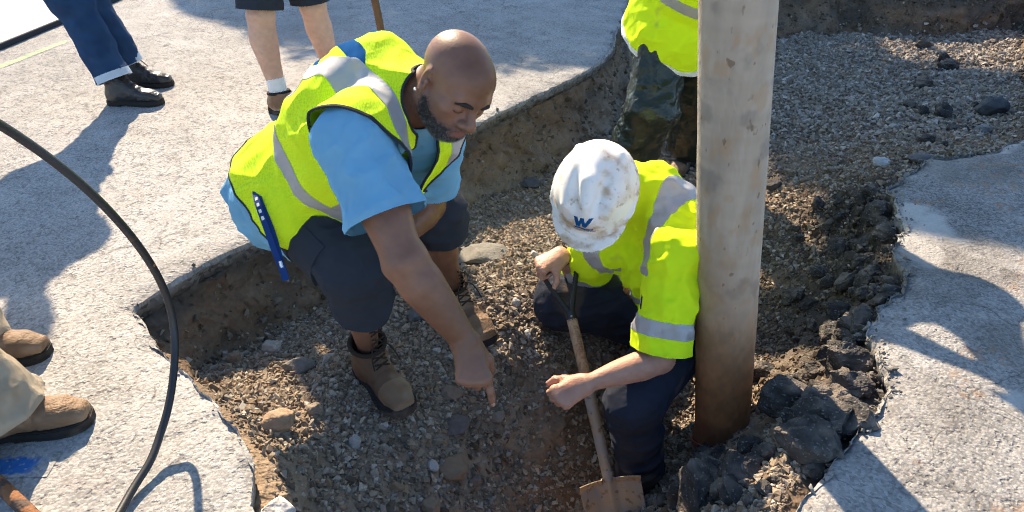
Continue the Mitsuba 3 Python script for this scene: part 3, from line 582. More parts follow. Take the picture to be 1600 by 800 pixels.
def nails(key, tips, mat, s=1.0, which=range(5)):
    for i in which:
        q, fd, up = tips[i]; sd = np.cross(fd, up); e = Ell(q + up * .0062 * s - fd * 0.001, [fd, sd, up], (.0072 * s, .0056 * s, .0022 * s)); put('fingernail', body([e], .0014), mat, key, smooth=True)
TORSO = [(-.12, .150, .115, -.015), (-.04, .172, .130, -.008), (.06, .170, .125, .01), (.16, .160, .122, .022), (.28, .168, .120, .018), (.38, .172, .112, .008), (.46, .135, .085, -.004), (.53, .075, .060, -.006)]
class Human:
    """Joints and the fields of the body; clothes are built round the same joints."""
    def __init__(s, J, size=1.0, wide=1.0, belly=1.0, face=None, up=None, legs=(1.0, 1.0), arms=1.0):
        for k, v in J.items(): setattr(s, k, A(*v))
        s.s = size; s.up = unit(s.c7 - s.pel); l = s.lsh - s.rsh; s.left = unit(l - (l @ s.up) * s.up); s.front = np.cross(s.left, s.up); L = np.linalg.norm(s.c7 - s.pel) / 0.53
        s.rows = [(r[0] * L, r[1] * size * wide, r[2] * size * belly, r[3] * size) for r in TORSO]
        s.H = Frame(s.head, face if face is not None else s.front, up if up is not None else s.up); s.armr, s.legr = arms, legs
    def torso(s, rows=None, k=0.03, grow=0.0): return Loft(s.pel, s.up, s.left, [(r[0], r[1] + grow, r[2] + grow, r[3]) for r in (rows or s.rows)], k)
    def arm(s, side, k=0.03):
        sh, el, wr = (getattr(s, side + n) for n in ('sh', 'elb', 'wri')); z = s.armr * s.s
        u, f = el - sh, wr - el; lu, lf = np.linalg.norm(u), np.linalg.norm(f); ref = s.front + 0.01
        return [Cone(s.c7 - s.up * .03 * z, sh, .055 * z, .062 * z, .05), Cone(sh, sh + u * .35, .064 * z, .060 * z, .04),
                Loft(sh, u, np.cross(u, ref), [(0, .056 * z, .056 * z), (lu * .45, .056 * z, .058 * z, .004), (lu * .8, .046 * z, .046 * z), (lu, .043 * z, .042 * z)], .03),
                Loft(el, f, np.cross(f, ref), [(0, .043 * z, .042 * z), (lf * .25, .049 * z, .046 * z, .003), (lf * .6, .040 * z, .037 * z), (lf * .9, .031 * z, .026 * z), (lf, .030 * z, .024 * z)], .025), Cone(el, el, .043 * z, .043 * z, .02)]
    def leg(s, side):
        hp, kn, an = (getattr(s, side + n) for n in ('hip', 'kn', 'ank')); z = s.s * s.legr[0]; w = s.s * s.legr[1]
        t, c = kn - hp, an - kn; lt, lc = np.linalg.norm(t), np.linalg.norm(c); toe = getattr(s, side + 'toe') - an; fwd = unit(toe - (toe @ unit(c)) * unit(c)); sd = np.cross(unit(c), fwd)
        return [Loft(hp, t, np.cross(t, fwd), [(-.03, .085 * z, .09 * z), (lt * .3, .082 * z, .088 * z), (lt * .7, .066 * z, .068 * z), (lt, .055 * z, .056 * z)], .05), Cone(kn + fwd * .008, kn + fwd * .008, .056 * z, .056 * z, .03),
                Loft(kn, c, sd, [(0, .052 * w, .053 * w), (lc * .3, .058 * w, .060 * w, -.014 * w), (lc * .6, .044 * w, .045 * w, -.008 * w), (lc * .88, .034 * w, .036 * w), (lc, .036 * w, .040 * w)], .03)]
    def prims(s, fat=1.0, head=1.0):
        n = [Cone(s.H(0, -.022, -.055), s.c7, .058 * s.s * fat, .066 * s.s * fat, .04), Cone(s.c7 - s.up * .02, s.c7 - s.up * .1, .06, .07, .05)]
        return [s.torso()] + s.arm('l') + s.arm('r') + s.leg('l') + s.leg('r') + n + head_prims(s.H, head, fat)
def detailed(prims, h, spots, smooth=3):
    """One body: a coarse mesh, finer round the spots (centre, radius, step)."""
    V, F = body(prims, h, smooth=smooth); out = []
    for c, r, _ in spots: V, F = clip(V, F, np.linalg.norm(V - c, axis=1) - r)[0]
    for i, (c, r, hh) in enumerate(spots):
        v, f = body(prims, hh, box=(A(*c) - r - .02, A(*c) + r + .02), smooth=smooth)
        out.append(clip(v, f, r + 0.0015 - np.linalg.norm(v - c, axis=1))[0])
    return join((V, F), *out)
def boot(parent, heel, toe, L, z0, mats, shaft, top, wide=1.0, laces=5, name='boot', hat_h=0.0, cap=True, tilt=0.0, h=0.005):
    """A laced boot from heel to toe on the height z0; shaft: the point the leg comes from; top: how high the collar sits."""
    m_up, m_cap, m_sole, m_lace = mats
    f = A(toe[0] - heel[0], toe[1] - heel[1], 0); f = unit(f); up = unit(A(0, 0, 1) - f * tilt); f = unit(f + A(0, 0, 1) * tilt); o = A(heel[0], heel[1], z0); rt = np.cross(f, up); s = L / 0.31; w = wide
    fo = Loft(o, f, rt, [(.018 * s, .030 * w, .034, .046), (.07 * s, .037 * w, .046, .056), (.14 * s, .040 * w, .048, .056), (.20 * s, .048 * w, .038, .048), (.255 * s, .050 * w, .034, .046), (.298 * s, .036 * w, .024, .036)], .03, power=2.4)
    an = o + f * .078 * s + up * .085; d = unit(A(*shaft) - an); te = an + d * top
    P = [fo, Cone(o + f * .072 * s + up * .06, te + d * .05, .046 * w, .053 * w, .045), Cone(o + f * .17 * s + up * .078, an + d * .04 + f * .015, .026 * w, .036 * w, .035), Plane(o + up * .016, -up)]
    V, F = body(P, h, disp=lambda p: 0.0035 * (meshkit.fbm(p * 30, 2, 4) - 0.5) + 0.004 * np.exp(-((((p - o) @ f) / s - .185) / .006) ** 2) * -1); upb, _ = clip(V, F, (te - V) @ d)
    key = put(name, clip(*upb, .222 * s - (upb[0] - o) @ f)[0] if cap else upb, m_up, parent, smooth=True)
    if cap: put('toe_cap', clip(*upb, (upb[0] - o) @ f - .222 * s)[0], m_cap, key, smooth=True)
    x = np.array([0, .02, .08, .14, .19, .23, .27, .30, .315]) * s; y = np.array([.020, .037, .041, .040, .049, .054, .051, .038, .016]) * w
    poly = Polygon(np.r_[np.c_[x, y], np.c_[x, -y][::-1]]).buffer(.012).buffer(-.008)
    so = trimesh.util.concatenate([rounded_poly(poly, 0.010, 0.030), rounded_poly(poly.intersection(shapely.box(-1, -1, .085 * s, 1)), 0, 0.012), rounded_poly(poly.intersection(shapely.box(.125 * s, -1, 1, 1)), 0.002, 0.012)])
    M = np.eye(4); M[:3, 0], M[:3, 1], M[:3, 2], M[:3, 3] = f, np.cross(up, f), up, o; so.apply_transform(M); put('sole', so, m_sole, key)
    a = np.linspace(0, 2 * np.pi, 33); c1 = unit(np.cross(d, f)); c2 = np.cross(d, c1); rr = .0535 * w
    put('collar', tube(te + rr * (np.cos(a)[:, None] * c1 + np.sin(a)[:, None] * c2) * 1.0, .0075, 8, False), m_lace, key, smooth=True)
    LM = []
    for i in range(laces):
        t = i / max(laces - 1, 1)
        for sg in (-1, 1):
            q = np.linspace(-1, 1, 9); c = o + f * (.195 - .075 * t) * s + up * (.14 + .055 * t) + np.outer(q * .024 * sg, rt) + np.outer(q * .009, f); nd = unit(up * 0.75 + f * 0.66)
            LM.append(tube(trace(P, c, -nd, 20) + nd * .0016, .0026, 6))
    if laces:
        k = o + f * .135 * s + up * .16; k = trace(P, k[None], -unit(up * .7 + f * .7))[0]
        for sg in (-1, 1): LM.append(tube(spline([k, k + rt * .025 * sg + f * .01 + up * .006, k + rt * .04 * sg + f * .03 - up * .02, k + rt * .046 * sg + f * .05 - up * .045], 12), .0024, 6))
        put('lace', join(*LM), m_lace, key, smooth=True)
    return key
def trousers(hm, parent, name, mat, hem, waist=0.10, wide=1.0, flare=(.10, .086, .072, .07), disp=None, sides=('l', 'r'), h=0.006, belt=None):
    """Trousers or shorts; hem: how far down each leg (0 hip, 1 knee, 2 ankle)."""
    P = [Loft(hm.pel, hm.up, hm.left, [(r[0], r[1] + .014, r[2] + .014, r[3]) for r in hm.rows[:4]], .04)]; cuts = []
    for sd in ('l', 'r'):
        hp, kn, an = (getattr(hm, sd + n) for n in ('hip', 'kn', 'ank')); t, c = kn - hp, an - kn; lt, lc = np.linalg.norm(t), np.linalg.norm(c); z = hm.s * wide
        P.append(Loft(hp, t, hm.left, [(-.03, flare[0] * z, flare[0] * z), (lt * .5, flare[0] * z * .96, flare[0] * z * .96), (lt, flare[1] * z, flare[1] * z)], .05))
        e = hem[sd]
        if e > 1.0:
            m_ = min(.5, (e - 1) * .5); P.append(Loft(kn, c, hm.left, [(-.02, flare[1] * z, flare[1] * z), (lc * m_, flare[2] * z, flare[2] * z), (lc * min(1.05, e - 1 + .10), flare[3] * z, flare[3] * z)], .04)); cuts.append((kn + c * (e - 1), unit(c)))
        else: cuts.append((hp + t * e, unit(t)))
    P.append(Cone(hm.pel - hm.up * .08, hm.pel - hm.up * .04, .10 * hm.s, .12 * hm.s, .05))
    V, F = body(P, h, disp=disp); g = hm.pel + hm.up * waist
    legd = np.min([q(V) for q in P[1:-1]], 0); V, F = clip(V, F, np.where(P[0](V) < legd + .012, (g - V) @ hm.up, 1.0))[0]
    for c, d in cuts:
        r = np.linalg.norm(V - c, axis=1); V, F = clip(V, F, np.where(r < .15, (c - V) @ d, 1.0))[0]
    return P, (V, F), cuts
# ------------------------------------------------------------------ the man who bends over and points
def sleeve(hm, sd, end, r0, r1, k=0.035, nr=.070):
    sh, el, wr = (getattr(hm, sd + n) for n in ('sh', 'elb', 'wri')); u = el - sh; lu = np.linalg.norm(u)
    P = [Cone(hm.c7 - hm.up * .035, sh, nr, nr + .008, .05), Loft(sh, u, np.cross(u, hm.front + .01), [(-.02, r0, r0), (lu * .5, (r0 + r1) / 2, (r0 + r1) / 2), (lu * min(end, 1) + .03, r1, r1)], k)]
    cut = (sh + u * end, unit(u))
    if end > 1: f = wr - el; P.append(Loft(el, f, np.cross(f, hm.front + .01), [(-.02, r1, r1), (np.linalg.norm(f) * (end - 1) + .04, r1 * .95, r1 * .95)], .03)); cut = (el + f * (end - 1), unit(f))
    return P, cut
def cut_hem(VF, cuts, r=.2):
    V, F = VF
    for c, d in cuts: V, F = clip(V, F, np.where(np.linalg.norm(V - c, axis=1) < r, (c - V) @ d, 1.0))[0]
    return V, F
B = Human(dict(head=at(711, 127, 1.80), c7=(-.284, 1.849, .757), rsh=(-.383, 1.665, .718), lsh=(-.228, 1.935, .622), relb=(-.257, 1.486, .477), rwri=(-.115, 1.446, .262), pel=(-.625, 2.085, .379),
               lhip=(-.582, 2.169, .347), rhip=(-.706, 2.026, .370), rkn=at(558, 425, 2.10), rank=at(576, 550, 2.40), rtoe=(-.319, 1.763, -.18), lkn=(-.24, 2.078, .285), lank=at(708, 458, 2.69), ltoe=(-.06, 2.02, -.18),
               lelb=(-.262, 2.018, .346), lwri=(-.325, 1.822, .335)), 1.04, 1.04, 1.14, face=imgdir(.585, .62, .47), up=imgdir(.46, -.72, .52), arms=1.14, legs=(1.02, .98))
ca, sa = math.cos(.23), math.sin(.23); B.H = Frame(B.head, B.H.f * ca - B.H.u * sa, B.H.u * ca + B.H.f * sa)
B.rows = [(r[0], r[1], r[2] + .022, r[3] - .020) for r in B.rows]
man = thing('person', 'bald bearded man in yellow mesh vest over blue shirt, bending down and pointing', 'person')
hd = imgdir(.22, .95, .10); hb = imgdir(.25, -.05, .96); hs = imgdir(.95, -.22, -.2)
RH, rtips = hand_prims(B.rwri, hd, hb, hs, [(18, 14, 10), (68, 72, 40), (76, 80, 45), (80, 82, 45)], 1.04, thumb=hd + hs * .2 - hb * .75)
LH, ltips = hand_prims(B.lwri, imgdir(-.25, .9, -.3), imgdir(-.7, -.1, .6), imgdir(.5, .3, .8), [(25, 30, 20)] * 4, 1.0)
BP = B.prims(1.12, 0.99) + RH + LH
bv, bf = detailed(BP, .008, [(B.head + A(.02, -.03, -.03), .175, .0029), (B.rwri + hd * .09, .115, .0028), (B.lwri + A(-.02, 0, -.08), .10, .004)])
lc = [q / 0.99 for q in B.H.local(bv)]
gl = .0085 - np.abs(np.abs(lc[2] + .0765) - .008) - .35 * (lc[0] / .026) ** 2 * .012 - np.where(lc[1] > .082, 0, 1); (lip, bodyskin) = clip(bv, bf, gl)
on(man, bodyskin, 'm_skin_dark', smooth=True); put('lips', lip, 'm_lip', man, smooth=True); nails(man, rtips, 'm_nail', 1.04)
# beard: short hair over jaw, chin and upper lip
HP = head_prims(B.H, 0.99, 1.12); HPs = HP + [Cone(B.H(0, -.022, -.055), B.c7, .058 * 1.06 * 1.12, .07, .04)]
V, F = body(HPs, .003, grow=.0022, disp=lambda p: .005 * (meshkit.fbm(p * 210, 2, 3) - .4), box=(B.head - .17, B.head + .17), smooth=1)
def beard_g(V):
    l, f, u = [q / 0.99 for q in B.H.local(V)]
    line = np.where(f < .02, -.030 - .15 * np.maximum(f + .02, 0), np.interp(f, [.02, .05, .075, .098, .13], [-.036, -.056, -.064, -.0575, -.0575]))
    return np.minimum.reduce([line - u, f - .004 + .25 * np.minimum(u + .05, 0), u + .145, 2.0 * (np.hypot(l / .024, (u + .0775) / .0115) - 1) * .01 + np.where(f > .084, 0, 1), np.where(f > .02, 1, f - .002)])
g = beard_g(V); r = np.random.default_rng(5); nv0, V0 = normals(V, F), V
(Vb_, Fb_), _ = clip(V, F, g - .011 + .010 * (meshkit.noise(V * 150, 2) - .5))
pick = np.nonzero((g > -.009) & (r.uniform(size=len(V)) < np.clip((g + .009) / .020, .06, 1)))[0]; k = r.choice(pick, 15000); wsp = r.normal(0, .45, (len(k), 3)); dirs = nv0[k] * .75 + wsp * .7 - B.H.u * .3; dirs /= np.linalg.norm(dirs, axis=1, keepdims=True); sd = np.cross(dirs, r.normal(size=(len(k), 3))); sd /= np.linalg.norm(sd, axis=1, keepdims=True)
ln = r.uniform(.002, .0065, (len(k), 1)) * np.clip(.35 + g[k, None] / .02, .35, 1.2); q = V0[k] - nv0[k] * .0018 + np.cross(nv0[k], r.normal(0, .0012, (len(k), 3))); HV3 = np.stack([q - sd * .00045, q + sd * .00045, q + dirs * ln], 1); fl = [x / 0.99 for x in B.H.local(q)]
grey = r.uniform(size=len(k)) < np.clip(.40 + 3.5 * (fl[1] - .05) - 2.5 * (fl[2] + .09), .20, .85)
def hairs(m): return HV3[m].reshape(-1, 3), np.arange(m.sum() * 3).reshape(-1, 3)
bd = put('beard', join((Vb_, Fb_), hairs(~grey)), 'm_hair', man, label='short black and grey beard'); put('grey_hair', hairs(grey), 'm_grey_hair', bd)
for sg in (-1, 1):
    pts = np.array([B.H(sg * x * 0.99, .13, z * 0.99) for x, z in ((.014, .009), (.026, .0125), (.042, .012), (.056, .004))]); pts = trace(HP, pts, -B.H.f); pts = spline(pts, 14)
    put('eyebrow', tube(pts + B.H.f * .0005, .0048 * np.sin(np.linspace(.5, 2.9, 14)) + .001, 8), 'm_hair', man, smooth=True)
    lash = trace(HP, np.array([B.H(sg * x * 0.99, .13, z * 0.99) for x, z in ((.020, -.017), (.028, -.0205), (.038, -.0205), (.048, -.0155))]), -B.H.f); put('eyelash', tube(spline(lash, 12), .0014, 6), 'm_hair', man, smooth=True)
put('earring', body([Cone(B.H(-.092, -.010, -.046), B.H(-.093, -.010, -.046), .0042, .0042)], .0012), 'm_silver', man, smooth=True)
# blue shirt
zs = np.array(B.rows); rows = [(r[0], r[1] + .012, r[2] + .012, r[3]) for r in B.rows]; rows[0], rows[1] = (-.26, .215, .215, .0), (-.05, .208, .196, -.012)
SR, cr = sleeve(B, 'r', .66, .085, .100, nr=.072); SL, cl = sleeve(B, 'l', .66, .085, .092)
thigh = lambda k: [Loft(getattr(B, s + 'hip'), getattr(B, s + 'kn') - getattr(B, s + 'hip'), B.left, [(-.03, .108 * 1.04 + k, .108 * 1.04 + k), (.16, .108 + k, .108 + k)], .06) for s in 'rl']
sh = [Loft(B.pel, B.up, B.left, rows, .04)] + thigh(.010) + SR + SL + [Cone(B.c7, B.H(0, -.02, -.085), .075, .070, .04)]
armr = unit(B.relb - B.rsh)
V, F = body(sh, .007, disp=total(folds(unit(A(.1, -.2, -.9)), .010, 10, .22, 4, .5), folds(unit(B.left + A(0, 0, .5)), .008, 15, .2, 9), crease(B.rsh + B.front * .09 - B.left * .02, B.rsh + (B.relb - B.rsh) * .55 - B.left * .09, .013, .016), crease(B.rsh + B.front * .10 + B.left * .03 - A(0, 0, .03), B.rsh + (B.relb - B.rsh) * .5 - B.left * .085 + B.front * .02, .012, .016), crease(B.rsh + B.front * .05 - B.left * .06, B.rsh + (B.relb - B.rsh) * .62 - B.left * .08 - B.front * .05, .012, -.012)))
V, F = cut_hem((V, F), [cr, cl]); V, F = clip(V, F, (V - B.pel) @ B.up + .160 - .25 * ((V - B.pel) @ B.front) + .012 * np.sin(V[:, 1] * 40))[0]; V, F = clip(V, F, np.linalg.norm(V - (B.H(0, -.012, -.085)), axis=1) - .088)[0]
shirt = put('shirt', shell(V, F, .003), 'm_tee', man, smooth=50)
# mesh vest
rows = [(r[0], r[1] + .026, r[2] + .026 + (.016 if r[0] > .25 else 0), r[3] - (.016 if r[0] > .25 else 0)) for r in B.rows]; rows[0] = (-.20, .238, .238, -.004); rows[1] = (-.05, .230, .218, -.014); rows[4] = (rows[4][0], rows[4][1], rows[4][2] + .012, rows[4][3] + .014); rows[5] = (rows[5][0], rows[5][1], rows[5][2] + .020, rows[5][3] + .022)
vp = [Loft(B.pel, B.up, B.left, rows, .04), Cone(B.c7 - B.up * .02, B.rsh - B.left * .0, .088, .094, .05), Cone(B.c7 - B.up * .02, B.lsh, .088, .092, .05), Cone(B.c7, B.H(0, -.03, -.085), .088, .080, .05), Cone(B.rsh, B.rsh + (B.relb - B.rsh) * .22, .100, .102, .05), Cone(B.lsh, B.lsh + (B.lelb - B.lsh) * .22, .092, .096, .05)]
vp[1:1] = thigh(.034); hang = Cone(B.c7 + B.front * .16 - B.up * .10, B.pel + B.front * .165 + B.up * .12, .03, .05, .10); vp.append(hang)
V, F = body(vp, .0060, disp=total(folds(unit(B.left + A(0, 0, -.6)), .013, 7, .22, 2, .15), folds(unit(B.up + B.left * .4), .007, 11, .2, 6, .15)))
def vl(V): q = V - B.pel; return q @ B.up, q @ B.left, q @ B.front
s_, x_, y_ = vl(V); hemg = s_ + .010 + .010 * np.sin(x_ * 30) - .35 * y_
ar = unit(-B.left * .80 + armr * .62); al_ = unit(B.left * .80 + unit(B.lelb - B.lsh) * .62)
armcut = lambda V: np.minimum(np.maximum((B.rsh + ar * .014 - V) @ ar, np.linalg.norm(V - B.rsh - armr * .02, axis=1) - .158), np.maximum((B.lsh + al_ * .014 - V) @ al_, np.linalg.norm(V - B.lsh, axis=1) - .165))
arm = armcut(V)
neck = np.linalg.norm(V - B.H(0, -.008, -.075), axis=1) - .098
vee = np.where(y_ > .02, np.hypot(np.abs(x_) * 1.0, np.maximum(.34 - s_, 0) * .5) - .022 - .10 * np.clip(s_ - .30, 0, 1), 1)
edge = np.minimum.reduce([hemg, arm, neck, vee]); (V, F), _ = clip(V, F, edge)
def part_of(V, F, fn): return clip(V, F, fn(V))
def vedge(V):
    s, x, y = vl(V); a = armcut(V); n = np.linalg.norm(V - B.H(0, -.008, -.075), axis=1) - .098
    return np.minimum.reduce([s + .010 + .010 * np.sin(x * 30) - .35 * y, a, n, np.where(y > .02, np.hypot(np.abs(x), np.maximum(.34 - s, 0) * .5) - .022 - .10 * np.clip(s - .30, 0, 1), 1)])
nv = normals(V, F); g0 = vedge(V); gr = np.stack([vedge(V + e * 1e-4) - g0 for e in np.eye(3)], 1) / 1e-4; gr -= (gr * nv).sum(1, keepdims=True) * nv
trim, (V, F) = clip(V, F, .0062 - g0 / np.maximum(np.linalg.norm(gr, axis=1), .12))
vest = numbered(man + '__vest'); labels[vest] = dict(label='yellow mesh safety vest with silver stripes')
put('trim', shell(*trim, .006, .002), 'm_trim', vest, smooth=50)
belt, (V, F) = part_of(V, F, lambda V: .026 - np.abs(vl(V)[0] - .225 - .06 * vl(V)[2])); put('reflective_stripe', shell(*belt, .005, .0016), 'm_reflective', vest, smooth=50)
for sg in (1, -1):
    st, (V, F) = part_of(V, F, lambda V: np.minimum(.026 - np.abs(sg * vl(V)[1] - .125), vl(V)[0] - .253 - .06 * vl(V)[2])); put('reflective_stripe', shell(*st, .005, .0016), 'm_reflective', vest, smooth=50)
W1, W2 = letter_w(.20); o = B.pel + B.up * .30 + B.left * .085
def in_poly(poly, V):
    s, x, y = vl(V); P = shapely.points(np.c_[.115 - x, s - .405]); d = shapely.distance(poly.boundary, P); return np.where(shapely.contains(poly, P), d, -d) - np.where(y < -.01, 0, 1)
pr, (V, F) = part_of(V, F, lambda V: in_poly(shapely.affinity.scale(W1.union(W2), 1.15, 1.1, origin=(0, 0)), V)); put('printed_emblem', shell(*pr, .005, .0008), 'm_blue_print', vest, smooth=50)
on(vest, shell(V, F, .003), 'm_vest', smooth=50)
# shorts with a cargo pocket
TP, (V, F), cuts = trousers(B, man, 'shorts', 'm_shorts', dict(l=1.20, r=1.40), -.05, 1.0, (.104, .092, .090, .088), total(folds(B.rkn - B.rhip, .009, 10, .3, 3, .5), folds(B.left, .006, 14, .3, 4)), h=.006)
sk = put('shorts', shell(V, F, .004), 'm_shorts', man, smooth=50)
t = unit(B.rkn - B.rhip); outw = unit(-B.left - t * (-B.left @ t)); c = B.rhip + (B.rkn - B.rhip) * .62
ang = np.linspace(-.75, .75, 12); bk = np.cross(t, outw); gridp = np.array([[trace(TP, (c + t * a + (outw * math.cos(q) + bk * math.sin(q)) * .16)[None], -(outw * math.cos(q) + bk * math.sin(q)))[0] for q in ang] for a in np.linspace(-.085, .085, 12)])
idg = np.arange(144).reshape(12, 12); ff = np.stack([idg[:-1, :-1], idg[1:, :-1], idg[1:, 1:], idg[:-1, 1:]], -1).reshape(-1, 4); fm = np.vstack([ff[:, [0, 1, 2]], ff[:, [0, 2, 3]]])
if ((normals(gridp.reshape(-1, 3), fm) @ outw).mean()) < 0: fm = fm[:, ::-1]
pk = put('pocket', shell(gridp.reshape(-1, 3), fm, .012, .009), 'm_shorts', sk, smooth=50); gp2 = gridp[8:]  # the flap
put('flap', shell(gridp[:4].reshape(-1, 3), np.vstack([f for f in fm if (f < 48).all()]), .006, .0125), 'm_shorts', sk, smooth=50)
BM = ('m_boot_brown', 'm_boot_scuffed', 'm_sole', 'm_lace')
for sd, z0 in (('r', -.228), ('l', -.226)):
    an, toe = getattr(B, sd + 'ank'), getattr(B, sd + 'toe'); d = unit(A(.62, -.78, 0) if sd == 'r' else A(.62, -.78, 0)); h = an * A(1, 1, 0) - d * .075
    boot(man, h, h + d, (.295 if sd == 'r' else .29), z0, BM, an + (getattr(B, sd + 'kn') - an) * .4, .085, 1.05)
# ------------------------------------------------------------------ the man who kneels in the trench
K = Human(dict(head=(.262, 2.035, .386), c7=(.446, 2.157, .330), lsh=(.513, 1.935, .215), rsh=(.307, 2.175, .125), lelb=(.467, 1.80, -.086), lwri=(.225, 1.701, -.104), relb=(.270, 2.36, -.150), rwri=(.178, 2.232, .031), pel=(.652, 2.175, -.136),
               rhip=(.585, 2.255, -.193), lhip=(.622, 2.10, -.19), rkn=(.160, 2.282, -.205), rank=(.53, 2.26, -.315), rtoe=(.66, 2.28, -.40), lkn=(.392, 1.759, -.238), lank=(.459, 1.801, -.660), ltoe=(.38, 1.70, -.73)), 1.0, 1.0, 1.0, face=A(-.25, -.66, -.71), up=A(-.17, -.64, .75), arms=1.05)
K.rows = [(a_, b_ * (1.0 if a_ < .1 else 1.06), c_ * 1.08, d_ - .006) for a_, b_, c_, d_ in K.rows]
kneeler = thing('person', 'kneeling worker in white hard hat and yellow shirt holding a shovel', 'person')
ld, lb, ls_ = imgdir(-.88, .46, .05), imgdir(.05, -.35, .93), imgdir(-.35, -.85, -.3)
LHk, lt = hand_prims(K.lwri, ld, lb, ls_, [(58, 62, 35), (66, 72, 40), (72, 76, 40), (76, 78, 40)], .98, thumb=ld * .8 + ls_ * .5 - lb * .55)
rd, rb, rs_ = imgdir(-.72, .35, .2), imgdir(-.45, -.45, .75), imgdir(.35, .75, .5)
RHk, rt_ = hand_prims(K.rwri, rd, rb, rs_, [(72, 78, 45), (76, 82, 45), (80, 84, 45), (82, 84, 45)], .98, thumb=rd * .5 + rs_ * .7 - rb * .5)
kb = detailed(K.prims() + LHk + RHk, .007, [(K.head, .16, .007), (K.lwri + ld * .08, .115, .003), (K.rwri + rd * .07, .10, .003)]); on(kneeler, kb, 'm_skin_tan', smooth=True); nails(kneeler, lt, 'm_nail_pale', which=(0, 1, 2, 4))
hc = cloth_mat  # short sleeves, a tee shirt of high-visibility cloth with silver bands
rows = [(r[0], r[1] + .020, r[2] + .020, r[3]) for r in K.rows]; rows[0], rows[1] = (-.14, .198, .180, -.010), (-.04, .200, .172, -.006); rows[4] = (rows[4][0], rows[4][1] + .01, rows[4][2] + .014, rows[4][3] + .01)
SL, cl = sleeve(K, 'l', .92, .088, .084); SR, cr = sleeve(K, 'r', .92, .086, .082)
KC = [Cone(K.c7, K.H(0, -.03, -.085), .082, .076, .05)]; V, F = body([Loft(K.pel, K.up, K.left, rows, .04)] + SL + SR + KC, .0068, disp=total(folds(unit(K.left + K.up * .4), .011, 11, .22, 12, .5), folds(K.up, .008, 14, .2, 15), folds(unit(K.lelb - K.lsh), .007, 15, .25, 16)))
V, F = cut_hem((V, F), [cl, cr], .17); q = V - K.pel; V, F = clip(V, F, q @ K.up + .085)[0]; V, F = clip(V, F, np.linalg.norm(V - K.H(0, -.010, -.075), axis=1) - .084)[0]
def kl(V): q = V - K.pel; return q @ K.up, q @ K.left, q @ K.front
ksh = numbered(kneeler + '__shirt'); labels[ksh] = dict(label='yellow tee shirt with silver bands')
la, ra = unit(K.lelb - K.lsh), unit(K.relb - K.rsh)
def out_of_sleeves(V): return np.minimum(.06 - (V - K.lsh) @ la, .06 - (V - K.rsh) @ ra)
for nm, fn in (('belt', lambda V: np.minimum(.026 - np.abs(kl(V)[0] - .115), out_of_sleeves(V) + .2)), ('belt', lambda V: np.minimum(.026 - np.abs(kl(V)[0] - .235), np.minimum(.06 - (V - K.lsh) @ la, .06 - (V - K.rsh) @ ra))),
               ('up', lambda V: np.minimum.reduce([.027 - np.abs(kl(V)[1] - .118), kl(V)[0] - .268, .075 - (V - K.lsh) @ la])), ('up', lambda V: np.minimum.reduce([.027 - np.abs(kl(V)[1] + .118), kl(V)[0] - .268, .075 - (V - K.rsh) @ ra])),
               ('arm', lambda V: np.minimum(.026 - np.abs((V - K.lsh) @ la - .225), .13 - np.linalg.norm(np.cross(V - K.lsh, la), axis=1))), ('arm', lambda V: np.minimum(.026 - np.abs((V - K.rsh) @ ra - .225), .13 - np.linalg.norm(np.cross(V - K.rsh, ra), axis=1)))):
    st, (V, F) = clip(V, F, fn(V)); put('reflective_stripe', shell(*st, .004, .0014), 'm_reflective', ksh, smooth=50)
on(ksh, shell(V, F, .003), 'm_hivis', smooth=50)
KS = [Loft(K.pel, K.up, K.left, rows, .04)] + SL + SR; W1, W2 = letter_w(.055); xd = unit(K.left); zd = K.front; yd = K.up
o = K.pel + K.up * .335 + K.left * .085 + K.front * .08
put('printed_emblem', decal(flat(shapely.geometry.Point(0, 0).buffer(1).envelope if False else Polygon([(-.03, -.034), (.034, -.034), (.034, .034), (-.03, .034)]).buffer(.006)), o, xd, yd, KS, .012, .004), 'm_trim', ksh)
put('printed_emblem', join(decal(flat(shapely.affinity.translate(W1, -.027, -.028)), o, xd, yd, KS, .006, .0055), decal(flat(shapely.affinity.translate(W2, -.027, -.028)), o, xd, yd, KS, .006, .0055)), 'm_white_cloth', ksh)
TP, (V, F), _ = trousers(K, kneeler, 'trousers', 'm_navy', dict(l=1.97, r=1.93), .0, 1.0, (.105, .088, .080, .084), total(folds(K.lkn - K.lhip, .012, 9, .25, 22, .5), folds(A(.8, .3, .3), .010, 16, .22, 25)))
ktr = put('trousers', shell(V, F, .003), 'm_navy', kneeler, smooth=50)
for sd, z0, dr_ in (('l', -.775, A(-.6, -.8, 0)), ('r', -.41, A(.95, .15, 0))):
    an = getattr(K, sd + 'ank'); d = unit(dr_); h = an * A(1, 1, 0) - d * .075; boot(kneeler, h, h + d, .30, z0, ('m_boot_brown', 'm_boot_scuffed', 'm_sole', 'm_lace'), an + (getattr(K, sd + 'kn') - an) * .4, .07, 1.0, 0, h=.008)
